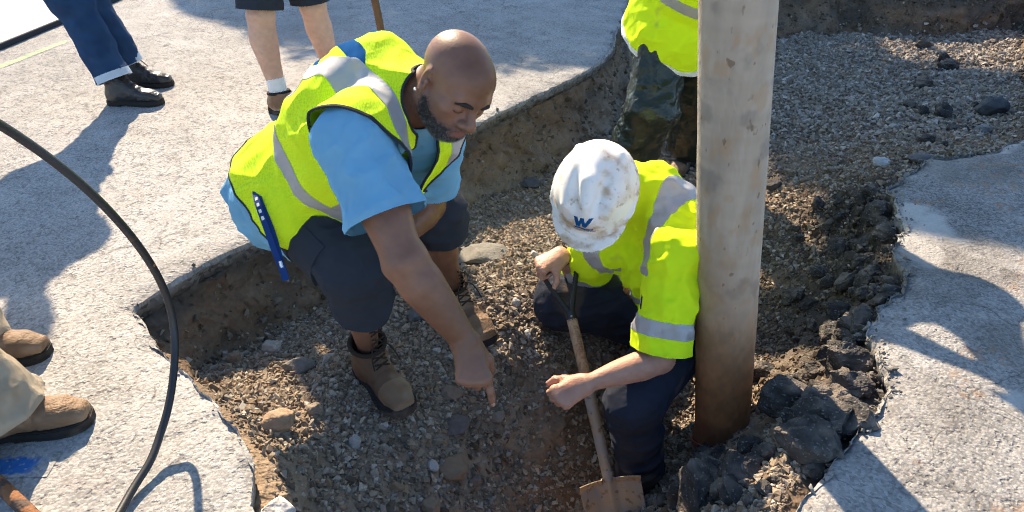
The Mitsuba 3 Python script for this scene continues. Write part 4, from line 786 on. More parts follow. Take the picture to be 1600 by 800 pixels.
# the white hard hat
def hard_hat(parent, H, mat, h=.003, s=1.0):
    c = H(0, .005, .045); F2 = Frame(c, H.f, H.u); E = lambda p, r, k=.01, sub=False: Ell(F2(*(A(*p) * s)), F2.axes, A(*r) * s, k, sub)
    P = [E((0, 0, 0), (.116, .142, .118), .01), Cone(F2(0, -.095 * s, .070 * s), F2(0, .02 * s, .112 * s), .012, .017, .03), Cone(F2(0, .02 * s, .112 * s), F2(0, .080 * s, .086 * s), .017, .020, .03)]
    for d in (-1, 1): P += [Cone(F2(.030 * d * s, .098 * s, .092 * s), F2(.056 * d * s, -.06 * s, .128 * s), .010, .004, .022, True), Cone(F2(.060 * d * s, .088 * s, .076 * s), F2(.062 * d * s, -.085 * s, .072 * s), .010, .006, .030)]
    P += [Plane(F2(0, 0, -.004 * s), -F2.u), E((0, .004, -.002), (.127, .153, .0075), .012), Ell(F2(0, .072 * s, -.012 * s), [F2.l, unit(F2.f - F2.u * .22), unit(F2.u + F2.f * .22)], A(.112, .118, .0065) * s, .012), E((0, -.006, -.02), (.104, .130, .110), .004, True)]
    key = put('hard_hat', body(P, h), mat, parent, smooth=True); return key, P, F2
hat, hatP, HF = hard_hat(kneeler, K.H, 'm_hat', .0033, 1.05)
def hat_frame_col(p, n, uv):
    q = p - mi.Point3f(*HF.o.tolist()); f = q.x * HF.f[0] + q.y * HF.f[1] + q.z * HF.f[2]; u = q.x * HF.u[0] + q.y * HF.u[1] + q.z * HF.u[2]; l = q.x * HF.l[0] + q.y * HF.l[1] + q.z * HF.l[2]
    a = FB(p.x * 26, p.y * 26, p.z * 26, 4); b = FB(p.x * 75 + 4, p.y * 75, p.z * 75, 3); low = SS(0.075, 0.015, u) * SS(0.02, 0.09, f)
    mud = SS(0.55, 0.86, a + 0.15 * low + 0.05 * SS(0.09, 0.0, dr.abs(l)) - 0.03); spot = SS(0.66, 0.74, b) * SS(0.42, 0.55, a)
    c = MIX(C3(0.80, 0.785, 0.75), C3(0.60, 0.46, 0.28), SS(0.42, 0.70, a) * 0.35); return MIX(MIX(c, C3(0.42, 0.27, 0.13), mud * 0.75), C3(0.36, 0.24, 0.13), spot * 0.55)
scene['m_hat'] = rough(mikit.proc(hat_frame_col), 0.42, 0.5)
W1, W2 = letter_w(.054); o = HF(0, .15, .056); xd = unit(HF.l); yd = unit(HF.u * .8 - HF.f * .35); yd = unit(yd - (yd @ xd) * xd)
tx = meshkit.text_mesh('Louisville Water', .0075, .0006); tx.apply_translation([-tx.bounds.mean(0)[0], -.026, 0])
em = put('printed_emblem', join(decal(flat(shapely.affinity.translate(W1, -.029, -.017), .0006), o, xd, yd, hatP, .0028, .0010), decal(flat(shapely.affinity.translate(W2, -.029, -.017), .0006), o, xd, yd, hatP, .0028, .0010)), 'm_blue_print', hat, label='blue W over a wave on the front of the hard hat')
put('lettering', decal(tx, o, xd, yd, hatP, .004, .0006), 'm_print_grey', hat); scene['m_print_grey'] = rough((0.22, 0.25, 0.30), .7, .2)
e0 = K.H(.083, -.005, .0); cord = spline([e0, K.H(.098, -.03, -.06), K.H(.085, .01, -.13), K.H(.03, .06, -.17), K.H(-.03, .05, -.165)], 40); put('earplug_cord', tube(cord, .0016, 6), 'm_cord', kneeler, smooth=True); scene['m_cord'] = rough((.25, .6, .2), .6, .3)

# ------------------------------------------------------------------ the others, seen from the waist down
def bystander(label, J, opt, top, low, boots, hem, flare, hatm=None, mat='m_skin_pale', tuck=-.10, h=.011, lowname='trousers', toes=None, z=(0, 0), belt=True, sleeves=.75, bt=.31, shaft=.09, fold=.009, laces=4, skirt=0.0):
    hm = Human(J, **opt); key = thing('person', label, 'person'); PR = []
    for sd in 'lr':
        wr, el = getattr(hm, sd + 'wri'), getattr(hm, sd + 'elb'); d = unit(wr - el); b = unit((-1 if sd == 'r' else 1) * hm.left + hm.front * .3); PR += hand_prims(wr, d, b, hm.front, [(25, 30, 20)] * 4, 1.0)[0]
    on(key, detailed(hm.prims() + PR, h, [(hm.lwri + unit(hm.lwri - hm.lelb) * .08, .11, .009), (hm.rwri + unit(hm.rwri - hm.relb) * .08, .11, .009)]), mat, smooth=True)
    rows = [(r[0], r[1] + .02, r[2] + .022, r[3]) for r in hm.rows]; rows[0] = (tuck - .04, rows[1][1] + .035 + skirt, rows[1][2] + .045 + skirt * 1.4, -.012 + skirt * .3); rows[1] = (-.04, rows[1][1] + .032 + skirt * .7, rows[1][2] + .04 + skirt, -.008); SL, cl = sleeve(hm, 'l', sleeves, .085, .082); SR, cr = sleeve(hm, 'r', sleeves, .085, .082)
    V, F = body([Loft(hm.pel, hm.up, hm.left, rows, .04)] + SL + SR, h * .9, disp=total(folds(unit(hm.left + hm.up * .5), .010, 9, .3, 31), folds(hm.up, .006, 12, .3, 32)))
    V, F = cut_hem((V, F), [cl, cr], .17); V, F = clip(V, F, (V - hm.pel) @ hm.up - tuck)[0]; V, F = clip(V, F, np.linalg.norm(V - (hm.c7 + hm.up * .075 + hm.front * .03), axis=1) - .09)[0]
    shirt = (V, F)
    TP, (V, F), cuts = trousers(hm, key, lowname, low, hem, .0, 1.0, flare, total(folds(hm.rkn - hm.rhip, fold, 9, .35, 41), folds(A(.3, .3, 1), fold * .7, 12, .8, 42)), h=h * .9)
    tk = put(lowname, shell(V, F, .004), low, key, smooth=50)
    for i, sd in enumerate('lr'):
        an, toe = getattr(hm, sd + 'ank'), getattr(hm, sd + 'toe'); d = unit((toe - an) * A(1, 1, 0)); hl = an * A(1, 1, 0) - d * .075
        boot(key, hl, hl + d, bt, z[i], boots, an + (getattr(hm, sd + 'kn') - an) * .35, shaft, 1.0, laces, h=.006)
    return hm, key, shirt, tk, cuts
def put_shirt(key, VF, mat, name='shirt'): return put(name, shell(*VF, .003), mat, key, smooth=50)
def limbs(pel, c7, head, hw, face, feet, kn, hands, elb):
    up = unit(A(*c7) - A(*pel)); f = unit(A(*face) - (A(*face) @ up) * up); l = np.cross(up, f); d = dict(pel=pel, c7=c7, head=head)
    for sg, sd in ((1, 'l'), (-1, 'r')):
        d[sd + 'sh'] = A(*c7) + l * .185 * hw * sg - up * .055; d[sd + 'hip'] = A(*pel) + l * .095 * sg - up * .03
    for i, sd in enumerate('lr'): d[sd + 'ank'], d[sd + 'toe'] = feet[i]; d[sd + 'kn'] = kn[i]; d[sd + 'wri'] = hands[i]; d[sd + 'elb'] = elb[i]
    return d
# the worker in waders behind the pipe
J = limbs((.83, 3.58, .56), (.88, 3.32, 1.05), (.88, 3.18, 1.22), 1.05, (-.45, -.9, 0), [((1.03, 3.95, -.32), (.95, 3.82, -.38)), ((.58, 3.55, -.32), (.50, 3.42, -.38))], [(.98, 3.73, .10), (.68, 3.44, .11)], [(1.00, 2.98, .98), (.88, 2.93, .98)], [(1.17, 3.14, .86), (.66, 3.06, .86)])
hm, wader, (V, F), tk, _ = bystander('worker in dark muddy waders and yellow shirt standing behind the pipe', J, dict(face=A(-.3, -.8, -.5), up=A(-.1, -.4, .85), size=1.05, wide=1.06, belly=1.15), None, 'm_wader', ('m_boot_black', 'm_boot_brown', 'm_sole', 'm_lace'), dict(l=1.93, r=1.93), (.118, .118, .116, .112), skirt=.035, tuck=-.16, z=(-.425, -.425), fold=.014, sleeves=.9)
pl = (V - hm.pel) @ hm.up; lo, up_ = clip(V, F, -.125 - .012 * np.sin(V[:, 0] * 25) - pl); put('undershirt', shell(*lo, .003), 'm_white_cloth', wader, smooth=50)
st, rest = clip(*up_, .028 - np.abs((up_[0] - hm.pel) @ hm.up - .15)); sk = put_shirt(wader, rest, 'm_hivis'); put('reflective_stripe', shell(*st, .004, .0015), 'm_reflective', sk, smooth=50); hard_hat(wader, hm.H, 'm_white_plastic', .006); scene['m_white_plastic'] = rough((.75, .75, .74), .4, .5)
po = hm.pel - hm.left * .225 + hm.front * .02 - hm.up * .075
pouch = body([Loft(po, -hm.up, hm.front, [(-.10, .045, .022), (.06, .042, .022)], .01, power=4.0)], .006); pk = put('tool_pouch', pouch, 'm_camo', wader, smooth=True); put('flap', body([Loft(po + hm.up * .065 - hm.left * .012, -hm.up, hm.front, [(-.02, .046, .018), (.02, .046, .018)], .01, power=4.0)], .006), 'm_trim', pk, smooth=True); put('tag', body([Loft(po + hm.up * .05 - hm.left * .030 - hm.front * .01, hm.front, hm.up, [(-.012, .007, .004), (.012, .007, .004)], .01, power=4.0)], .003), 'm_red', pk)
def camo(p, n, uv): a = FB(p.x * 35, p.y * 35, p.z * 35, 2); return MIX(MIX(C3(.05, .055, .04), C3(.14, .13, .08), SS(.45, .5, a)), C3(.07, .10, .05), SS(.6, .64, FB(p.x * 30 + 9, p.y * 30, p.z * 30, 2)))
scene['m_camo'] = rough(mikit.proc(camo), .9, .1); scene['m_red'] = rough((.6, .04, .02), .6, .3)
# jeans
J = limbs((-2.42, 4.0, .90), (-2.40, 4.02, 1.42), (-2.36, 3.99, 1.64), 1.0, (.8, -.6, 0), [((-2.17, 4.10, .10), (-1.99, 4.13, .03)), ((-2.11, 3.83, .10), (-1.93, 3.83, .03))], [(-2.28, 4.10, .50), (-2.26, 3.91, .50)], [(-2.30, 4.15, .92), (-2.36, 3.84, .92)], [(-2.52, 4.24, 1.15), (-2.54, 3.78, 1.15)])
hm, jean, sh_, tk, cuts = bystander('person in blue jeans with turned-up cuffs and black boots', J, dict(wide=1.0), None, 'm_denim', ('m_boot_black', 'm_boot_black', 'm_sole', 'm_lace'), dict(l=1.90, r=1.90), (.108, .088, .083, .088), fold=.012, z=(.001, .001), bt=.285); put_shirt(jean, sh_, 'm_grey_cloth')
for c, d in cuts:
    a = np.linspace(0, 2 * np.pi, 25); e1 = unit(np.cross(d, A(0, 1, .2))); e2 = np.cross(d, e1); ring = np.cos(a)[:, None] * e1 + np.sin(a)[:, None] * e2; P0 = [c + ring * .093 - d * .035, c + ring * .096 + d * .004, c + ring * .084 + d * .004]
    I = np.arange(24); Fc = np.vstack([np.stack([k * 25 + I, k * 25 + I + 1, (k + 1) * 25 + I + 1], 1) for k in (0, 1)] + [np.stack([k * 25 + I, (k + 1) * 25 + I + 1, (k + 1) * 25 + I], 1) for k in (0, 1)]); put('turned_up_cuff', (np.vstack(P0), Fc), 'm_cuff', tk, smooth=40)
# shorts
J = limbs((-1.15, 3.86, .90), (-1.16, 3.89, 1.42), (-1.15, 3.85, 1.64), 1.0, (.55, -.85, 0), [((-.97, 3.95, .10), (-.87, 3.80, .03)), ((-1.215, 3.70, .10), (-1.08, 3.62, .03))], [(-1.03, 3.91, .50), (-1.25, 3.73, .50)], [(-.86, 3.95, .86), (-1.38, 3.75, .86)], [(-.90, 4.12, 1.12), (-1.46, 3.92, 1.12)])
hm, sho, sh_, tk, _ = bystander('person in dark shorts with bare legs behind the bending man', J, dict(legs=(1.0, 1.22)), None, 'm_shorts', ('m_boot_tan', 'm_boot_tan', 'm_sole', 'm_lace'), dict(l=.93, r=.93), (.112, .106, .1, .1), z=(.001, .001), lowname='shorts', shaft=.03, laces=0); put_shirt(sho, sh_, 'm_grey_cloth')
for sd in 'lr':
    an, kn = getattr(hm, sd + 'ank'), getattr(hm, sd + 'kn'); d = unit(kn - an); put('sock', body([Cone(an - d * .02, an + d * .075, .047, .047)], .006), 'm_white_cloth', sho, smooth=True)
# tan boots
J = limbs((-1.66, 1.62, .92), (-1.66, 1.60, 1.45), (-1.60, 1.60, 1.67), 1.0, (1, .1, 0), [((-1.60, 1.68, .10), (-1.43, 1.71, .03)), ((-1.335, 1.385, .10), (-1.17, 1.43, .03))], [(-1.58, 1.70, .52), (-1.46, 1.40, .52)], [(-1.72, 1.92, .95), (-1.74, 1.30, .95)], [(-1.76, 1.90, 1.18), (-1.76, 1.32, 1.18)])
hm, tan, sh_, tk, _ = bystander('person in khaki trousers and worn tan leather boots', J, dict(), None, 'm_khaki', ('m_boot_tan', 'm_boot_scuffed', 'm_sole', 'm_lace'), dict(l=2.06, r=2.08), (.108, .094, .096, .118), fold=.012, z=(.001, .001), laces=0, bt=.29); put_shirt(tan, sh_, 'm_grey_cloth')
# ------------------------------------------------------------------ the suction pipe
def pipe_col(p, n, uv):
    a = FB(p.x * 9, p.y * 9, p.z * 5, 4); b = FB(p.x * 34, p.y * 34, p.z * 14, 3); c = FB(p.x * 60, p.y * 60, p.z * 24 + 3, 3); s = FB(p.x * 6, p.y * 6, p.z * 40, 2)
    col = MIX(C3(0.27, 0.23, 0.18), C3(0.40, 0.34, 0.27), a * 0.6 + s * 0.5); col = col * (0.80 + 0.40 * FB(p.x * 42, p.y * 42, p.z * 2.2, 3)); col = MIX(MIX(col, C3(0.33, 0.205, 0.11), SS(0.50, 0.70, b) * 0.45), C3(0.17, 0.155, 0.14), SS(0.55, 0.72, FB(p.x * 15 + 3, p.y * 15, p.z * 11, 4)) * 0.55)
    col = MIX(col, C3(0.15, 0.10, 0.06), SS(0.70, 0.80, c) * .8); col = col * (0.82 + 0.18 * SS(0.16, 0.19, p.z + 0.02 * a)) if False else col
    mud = SS(0.42, -0.20, p.z + 0.22 * (a - 0.5) + 0.10 * (b - 0.5)); col = MIX(col, C3(0.34, 0.155, 0.062) * (0.6 + 0.8 * c), mud * 0.92); wet = SS(-0.36, -0.46, p.z + 0.05 * (a - 0.5)); return MIX(col, C3(0.20, 0.085, 0.045) * (0.6 + 0.8 * b), wet * 0.9)
def pipe_h(p, n, uv): return FB(p.x * 60, p.y * 60, p.z * 40, 4) + 0.4 * N(p.x * 200, p.y * 200, p.z * 200)
scene['m_pipe'] = bumped(rough(mikit.proc(pipe_col), 0.62, 0.35), pipe_h, 0.0035)
p0, p1 = A(.768, 1.905, -.64), A(.545, 1.83, 1.0); pd = unit(p1 - p0); L = 2.9; R = .0935
pipe = thing('suction_pipe', 'tall muddy grey suction pipe standing in the trench beside the kneeling worker', 'pipe')
a = np.linspace(0, 2 * np.pi, 65)[:-1]; e1 = unit(np.cross(pd, A(0, 1, 0))); e2 = np.cross(pd, e1); ring = np.cos(a)[:, None] * e1 + np.sin(a)[:, None] * e2
def revolve(rows, o=None):
    """A turned shape along the pipe: rows of (distance, radius)."""
    V = np.vstack([(p0 if o is None else o) + pd * s + ring * r for s, r in rows]); n = 64; F = []
    i, j = np.meshgrid(np.arange(len(rows) - 1), np.arange(n), indexing='ij'); i, j = i.ravel(), j.ravel(); q = np.stack([i * n + j, i * n + (j + 1) % n, (i + 1) * n + (j + 1) % n, (i + 1) * n + j], 1); return V, np.vstack([q[:, [0, 1, 2]], q[:, [0, 2, 3]]])
ss = np.linspace(0.16, L, 120); rows = [(0.0, R - .006), (0.0, R + .002)] + [(0.01, R + .008), (.125, R + .008), (.135, R + .004)] + [(s, R + .0012 * (meshkit.noise(A(s * 9, 0, 0), 3) - .5)) for s in ss] + [(L, R - .006)]
on(pipe, revolve(rows), 'm_pipe', smooth=40)
put('end_collar', revolve([(.02, R + .0085), (.02, R + .0115), (.045, R + .0115), (.045, R + .0085)]), 'm_rust', pipe, smooth=40); scene['m_rust'] = rough((.12, .05, .03), .8, .3)
wr = np.array([p0 + pd * (.12 + .03 * math.sin(t * 2)) + (e1 * math.cos(t) + e2 * math.sin(t)) * (R + .014 + .004 * math.sin(5 * t)) for t in np.linspace(-2.6, 2.9, 50)]); wr = np.vstack([wr, wr[-1] + A(.012, -.01, .05), wr[-1] + A(.016, -.01, .085)]); put('wire', tube(spline(wr, 90), .0022, 6), 'm_pink', pipe, smooth=True); scene['m_pink'] = rough((.50, .12, .12), .6, .3)
top = p0 + pd * L; put('coupling', revolve([(L - .06, R + .001), (L - .06, R + .02), (L + .05, R + .02), (L + .05, R - .01)]), 'm_rust', pipe, smooth=40)
hs_ = spline([top, top + pd * .25, top + A(.25, .45, .52), top + A(.8, 1.5, .55), top + A(1.6, 3.2, .2), top + A(2.4, 5.2, -.2)], 160); put('flexible_hose', tube(hs_, R * (1 + .04 * np.sin(np.arange(160) * 2.0)), 24), 'm_rubber', pipe, smooth=True)

# ------------------------------------------------------------------ the shovel
def rubber_col(p, n, uv): return MIX(C3(.018, .019, .021), C3(.11, .10, .09), SS(.45, .75, FB(p.x * 22, p.y * 22, p.z * 22, 4)))
scene['m_rubber'] = rough(mikit.proc(rubber_col), 0.55, 0.4)
def wood_col(p, n, uv): g = FB(p.x * 160, p.y * 160, p.z * 9, 3); return MIX(C3(.46, .30, .17), C3(.30, .18, .10), SS(.35, .7, g) * .8 + .2 * FB(p.x * 15, p.y * 15, p.z * 15))
scene['m_wood'] = bumped(rough(mikit.proc(wood_col), .6, .3), lambda p, n, uv: FB(p.x * 200, p.y * 200, p.z * 14, 2), .0012)
def steel_col(p, n, uv):
    a = FB(p.x * 18, p.y * 18, p.z * 18, 4); b = FB(p.x * 60, p.y * 60, p.z * 60, 3); return MIX(MIX(C3(.30, .265, .225), C3(.36, .27, .18), SS(.42, .62, a)), C3(.19, .10, .05), SS(.60, .76, b) * .8)
scene['m_steel'] = bumped(rough(mikit.proc(steel_col), .5, .5), lambda p, n, uv: FB(p.x * 90, p.y * 90, p.z * 90, 3), .0015); scene['m_black_paint'] = rough((.016, .017, .02), .35, .5)
shov = thing('shovel', 'long shovel with wooden shaft and black grip held by the kneeling worker', 'shovel')
gA, gB, jn, wd, so, bl = at(850, 427, 2.625), at(899, 401, 2.645), at(891, 488, 2.56), at(921, 615, 2.50), at(925, 640, 2.495), at(951, 752, 2.46)
put('grip', tube(spline([gA, (gA + gB) / 2, gB], 12), .0135, 14), 'm_black_paint', shov, smooth=True); ad = unit(wd - jn); yk = []
for g in (gA, gB):
    c = jn + ad * .02; yk.append(tube(spline([g + (g - (gA + gB) / 2) * .06, g + (c - g) * .30 + (g - (gA + gB) / 2) * .12, g + (c - g) * .72 + (g - (gA + gB) / 2) * .0, c], 20), np.linspace(.0080, .0115, 20), 10))
put('yoke', join(*yk, tube(np.array([jn - ad * .004, jn + ad * .03]), .0185, 14)), 'm_black_paint', shov, smooth=50)
put('shaft', tube(np.array([jn + ad * t for t in np.linspace(.025, np.linalg.norm(wd - jn), 16)]), .0185, 18), 'm_wood', shov, smooth=50); put('rivet', body([Cone(jn + ad * .012 - FWD * .018, jn + ad * .012 - FWD * .020, .004, .004)], .0015), 'm_steel', shov, smooth=True)
sd_ = unit(bl - wd); put('socket', tube(np.array([wd + sd_ * t for t in np.linspace(-.01, np.linalg.norm(bl - wd), 14)]), np.linspace(.0205, .0165, 14), 18), 'm_steel', shov, smooth=50)
PR = [Cone(jn, wd, .0185, .0185)]; tx = meshkit.text_mesh('T. TRUPER', .0125, .0005); face = unit(-FWD + ad * (FWD @ ad)); put('lettering', decal(tx, jn + ad * .055 + FWD * 0, ad, np.cross(face, ad), PR, .004, .0005), 'm_print_brown', shov); scene['m_print_brown'] = rough((.22, .13, .07), .7, .2)
bd_ = unit(sd_ + DOWN * .05); bs_ = unit(RIGHT * .96 + DOWN * -.26); bs_ = unit(bs_ - (bs_ @ bd_) * bd_); bn = np.cross(bs_, bd_); bn = bn if bn @ FWD < 0 else -bn
u, v = np.meshgrid(np.linspace(-1, 1, 41), np.linspace(0, 1, 41), indexing='ij'); hw = .100 * np.where(v < .65, 1 - .06 * v, (1 - .039) * np.sqrt(np.clip(1 - ((v - .65) / .36) ** 2 * .75, 0, 1)))
zz = .060 * u ** 2 + .020 * np.exp(-(u / .22) ** 2) * (1 - v) ** 1.0 - .010 + .02 * v * (v - 1); lipz = .034 * np.clip(1 - v / .07, 0, 1) * (np.abs(u) > .2)
G3 = bl - bd_ * .012 + (u * hw)[..., None] * bs_ + (v * .285)[..., None] * bd_ + (zz + lipz)[..., None] * bn; I = np.arange(41 * 41).reshape(41, 41); q = np.stack([I[:-1, :-1], I[1:, :-1], I[1:, 1:], I[:-1, 1:]], -1).reshape(-1, 4); Fb = np.vstack([q[:, [0, 1, 2]], q[:, [0, 2, 3]]]); nb = normals(G3.reshape(-1, 3), Fb)
Fb = Fb if (nb @ bn).mean() > 0 else Fb[:, ::-1]; Vb, Fb = shell(G3.reshape(-1, 3), Fb, .003); put('blade', join((Vb, Fb), (G3.reshape(-1, 3) - bn * .003, Fb[:len(Fb) - 0][:3200][:, ::-1])), 'm_steel', shov, smooth=40)

# ------------------------------------------------------------------ hose, lanyard, handles, sheet, paint
hz = [(150, 868, .014), (170, 830, .014), (190, 795, .014), (212, 757, .018), (235, 720, .030), (250, 680, .052), (262, 640, .085), (273, 560, .165), (268, 490, .27), (240, 420, .42), (180, 340, .60), (100, 265, .75), (0, 195, .88), (-90, 150, .97), (-200, 120, 1.0)]
cord = spline([ground(*q) for q in hz], 160)
def cable_col(p, n, uv): return MIX(C3(.022, .024, .028), C3(.36, .15, .05), SS(.66, .70, FB(p.x * 30, p.y * 30, p.z * 30, 3)) * SS(.30, .40, p.z) * SS(.55, .45, p.z))
scene['m_cable'] = rough(mikit.proc(cable_col), .45, .5); put('cable', tube(cord, .0098, 14), 'm_cable', smooth=True, label='thick black cable arching over the street to the ground', cat='cable')
lan = thing('lanyard', 'blue lanyard hanging from the back pocket of the bending man', 'lanyard'); lp = spline([at(398, 290, 2.14), at(404, 322, 2.07), at(414, 350, 2.06), at(429, 392, 2.06), at(440, 418, 2.06)], 24); lq = spline([at(403, 292, 2.14), at(410, 322, 2.075), at(424, 356, 2.07), at(436, 395, 2.065), at(442, 418, 2.065)], 24)
put('strap', band(lp, -FWD, .017, .002), 'm_lanyard', lan); put('strap', band(lq, unit(-FWD + RIGHT * .4), .014, .002), 'm_lanyard', lan); put('tail', band(spline([at(439, 412, 2.055), at(444, 428, 2.055), at(447, 438, 2.055)], 8), -FWD, .02, .003), 'm_lanyard', lan); put('clip', tube(np.array([at(438, 408, 2.05), at(441, 418, 2.05)]), .005, 8), 'm_silver', lan)
scene['m_lanyard'] = rough((.010, .04, .16), .8, .2); dots = [band(lp[i:i + 2], -FWD, .008, .0032) for i in (4, 6, 8, 10)]; put('lettering', join(*dots), 'm_white_cloth', lan)
Ys = 4.45; s0_, s1_ = ground(604, 104, 0.0), atY(581, -8, Ys); ax_ = unit(s1_ - s0_); pt = [s0_ + ax_ * t + A(.012 * math.sin(t * 5), 0, 0) for t in np.linspace(0, 1.35, 30)]
put('wooden_handle', tube(pt, np.linspace(.022, .026, 30), 12), 'm_old_wood', smooth=True, label='weathered wooden tool handle standing upright behind the bending man', cat='tool handle'); scene['m_old_wood'] = bumped(rough(mikit.proc(lambda p, n, uv: MIX(C3(.20, .12, .06), C3(.11, .07, .04), FB(p.x * 60, p.y * 60, p.z * 12, 3))), .8, .2), grain_h, .004)
r0, r1 = ground(-60, 700, .03), ground(75, 830, .03); ax_ = unit(r1 - r0); pt = [r0 + ax_ * t for t in np.linspace(-.3, .75, 24)]; put('rusty_bar', tube(pt, .017, 12), 'm_rusty_bar', smooth=True, label='rusty brown steel bar lying at the corner of the street', cat='bar'); scene['m_rusty_bar'] = bumped(rough(mikit.proc(lambda p, n, uv: MIX(C3(.20, .085, .035), C3(.07, .045, .035), SS(.4, .6, FB(p.x * 40, p.y * 40, p.z * 40, 4)))), .8, .3), grain_h, .004)
c0 = ground(0, 79)[:2]; d1 = unit(ground(190, 0)[:2] - c0); d2 = A(-d1[1], d1[0]); pan = Polygon([c0 - d1 * .0, c0 + d1 * 2.6, c0 + d1 * 2.6 + d2 * 1.3, c0 + d2 * 1.3])
sheet = thing('white_panel', 'large white panel with a thin black edge lying on the street', 'panel'); on(sheet, rounded_poly(pan.buffer(-.012), .02, .040, .004), 'm_white_panel'); put('edging', trimesh.creation.extrude_polygon(pan.difference(pan.buffer(-.0119)), .034, engine='earcut').apply_translation([0, 0, .004]), 'm_trim', sheet); scene['m_white_panel'] = rough(mikit.proc(lambda p, n, uv: C3(.27, .28, .30) * (.7 + .6 * FB(p.x * 2.2, p.y * 2.2, 0.0, 4))), .5, .4)
def paint(name, pts, w, colour, strength, label, seed, h=.012):
    """A sprayed mark that follows the road's surface and thins out to its edges."""
    P = np.array([ground(*q)[:2] for q in pts]); a, d = P[0], unit(P[1] - P[0]); L = np.linalg.norm(P[1] - P[0]); n = A(-d[1], d[0]); u, v = np.arange(0, L, h), np.linspace(-w * 1.3, w * 1.3, 13)
    U, W = np.meshgrid(u, v, indexing='ij'); q = a + U[..., None] * d + W[..., None] * n; V = np.concatenate([q, (street_z(q) + .0018)[..., None]], -1).reshape(-1, 3); I = np.arange(len(V)).reshape(U.shape); f = np.stack([I[:-1, :-1], I[1:, :-1], I[1:, 1:], I[:-1, 1:]], -1).reshape(-1, 4)
    def col(p, nn, uv):
        e = dr.abs((p.x - a[0]) * n[0] + (p.y - a[1]) * n[1]) / w; t = ((p.x - a[0]) * d[0] + (p.y - a[1]) * d[1]); g = FB(p.x * 70, p.y * 70, 1.0, 3); k = SS(0.30, 0.62, 1.35 - e + 0.7 * (g - 0.5)) * SS(L, L - 0.05, t + 0.06 * g)
        return MIX(asphalt_col(p, nn, uv), C3(*colour), k * strength * SS(.12, .34, FB(p.x * 140, p.y * 140, 4.0, 2)))
    scene['m_' + name + str(seed)] = bumped(rough(mikit.proc(col), .8, .25), asphalt_h, .0024, 2e-3); put(name, (V, np.vstack([f[:, [0, 1, 2]], f[:, [0, 2, 3]]])), 'm_' + name + str(seed), label=label, cat='paint mark')
paint('paint_mark', [(-30, 731), (90, 727)], .030, (.02, .13, .38), .95, 'blue sprayed survey stripe beside the tan boots', 3); paint('paint_mark', [(-20, 112), (112, 61)], .026, (.30, .60, .20), .6, 'faint green sprayed line in front of the white panel', 4)

# ------------------------------------------------------------------ rocks and broken asphalt
def rock_mesh(seed, sub=3, flat=.7, chip=7, rough_=.22):
    r = np.random.default_rng(seed); m = trimesh.creation.icosphere(sub); v = m.vertices.copy()
    for _ in range(chip):
        n = unit(r.normal(size=3)); c = r.uniform(.55, .85); d = v @ n; v -= np.maximum(d - c, 0)[:, None] * n * .92
    v *= 1 + rough_ * (meshkit.fbm(v * 2.2 + seed, 4, seed) - .5)[:, None] * 2; v += .05 * (meshkit.fbm(v * 7 + seed, 3, seed + 3) - .5)[:, None] * unit(A(1, 1, 1)); v *= A(1, r.uniform(.7, .95), flat); return v, np.array(m.faces)
def place(v, xy, size, z, rot, tilt, r):
    R = rotations(1, r, tilt)[0] if rot is None else np.array([[math.cos(rot), -math.sin(rot), 0], [math.sin(rot), math.cos(rot), 0], [0, 0, 1]]); return v @ R.T * size + A(xy[0], xy[1], z)
ROCKS = [((752, 396), -.29, .125, .35, 'flat grey slab of broken concrete lying behind the bending man', (.17, .16, .14), .35), ((425, 552), -.34, .042, .75, 'pale grey rock at the foot of the left trench wall', (.34, .31, .27), None), ((372, 572), -.33, .036, .7, 'brown stone in the shaded corner of the trench', (.20, .16, .12), None),
         ((468, 584), -.29, .060, .4, 'flat dark stone near the left trench wall', (.15, .14, .13), .3), ((708, 684), -.26, .060, .6, 'large brown rock on the gravel in front of the bending man', (.23, .16, .105), .2), ((712, 632), -.24, .050, .55, 'dark rough rock below the pointing hand', (.13, .11, .10), .9),
         ((706, 595), -.24, .042, .7, 'brown crusty rock under the pointing fist', (.19, .145, .11), .5), ((655, 490), -.23, .048, .6, 'dark rock between the two legs of the bending man', (.12, .115, .11), .2), ((510, 548), -.215, .030, .7, 'small pale rock left of the front boot', (.32, .29, .25), None), ((432, 785), -.06, .050, .6, 'white chalky rock at the near edge of the trench', (.52, .50, .47), .4),
         ((672, 766), -.30, .034, .8, 'round brown stone near the bottom of the trench', (.22, .16, .11), None), ((430, 655), -.13, .055, .6, 'sunlit clod of tan earth on the near slope', (.30, .21, .14), .7), ((1378, 247), -.12, .060, .4, 'flat pale stone on the gravel beside the right bank', (.34, .34, .33), .3), ((1445, 241), -.08, .075, .25, 'thin dark slab of asphalt lying on the right bank', (.09, .09, .095), .1),
         ((1545, 178), -.16, .110, .55, 'big dark blue-grey asphalt block at the far right bank', (.055, .06, .066), .4), ((1535, 205), -.14, .05, .6, 'grey stone under the dark asphalt block', (.20, .20, .20), .2), ((1208, 290), -.33, .050, .7, 'dark asphalt lump just right of the pipe', (.06, .058, .056), .6), ((830, 290), -.40, .055, .6, 'dark stone at the foot of the far trench wall', (.10, .10, .105), .2)]
r = np.random.default_rng(77)
for i, (px, z, sz, flat, lab, colr, rot) in enumerate(ROCKS):
    v, f = rock_mesh(100 + i, 3, flat); g = ground(*px, z); zz = float(height(g[None, :2])[0]); V = place(v, g, sz, max(zz, -.9) + sz * flat * .62, rot, .5, r)
    c = A(*colr) * (0.75 + .5 * meshkit.fbm(v * 4, 3, i))[:, None]; put('rock', (V, f), 'm_stone', smooth=35, color=None, label=lab, cat='rock') if False else None
    key = thing('rock', lab, 'rock'); on(key, (V, f), 'm_stone', smooth=True, color=np.clip(c, 0, 1))
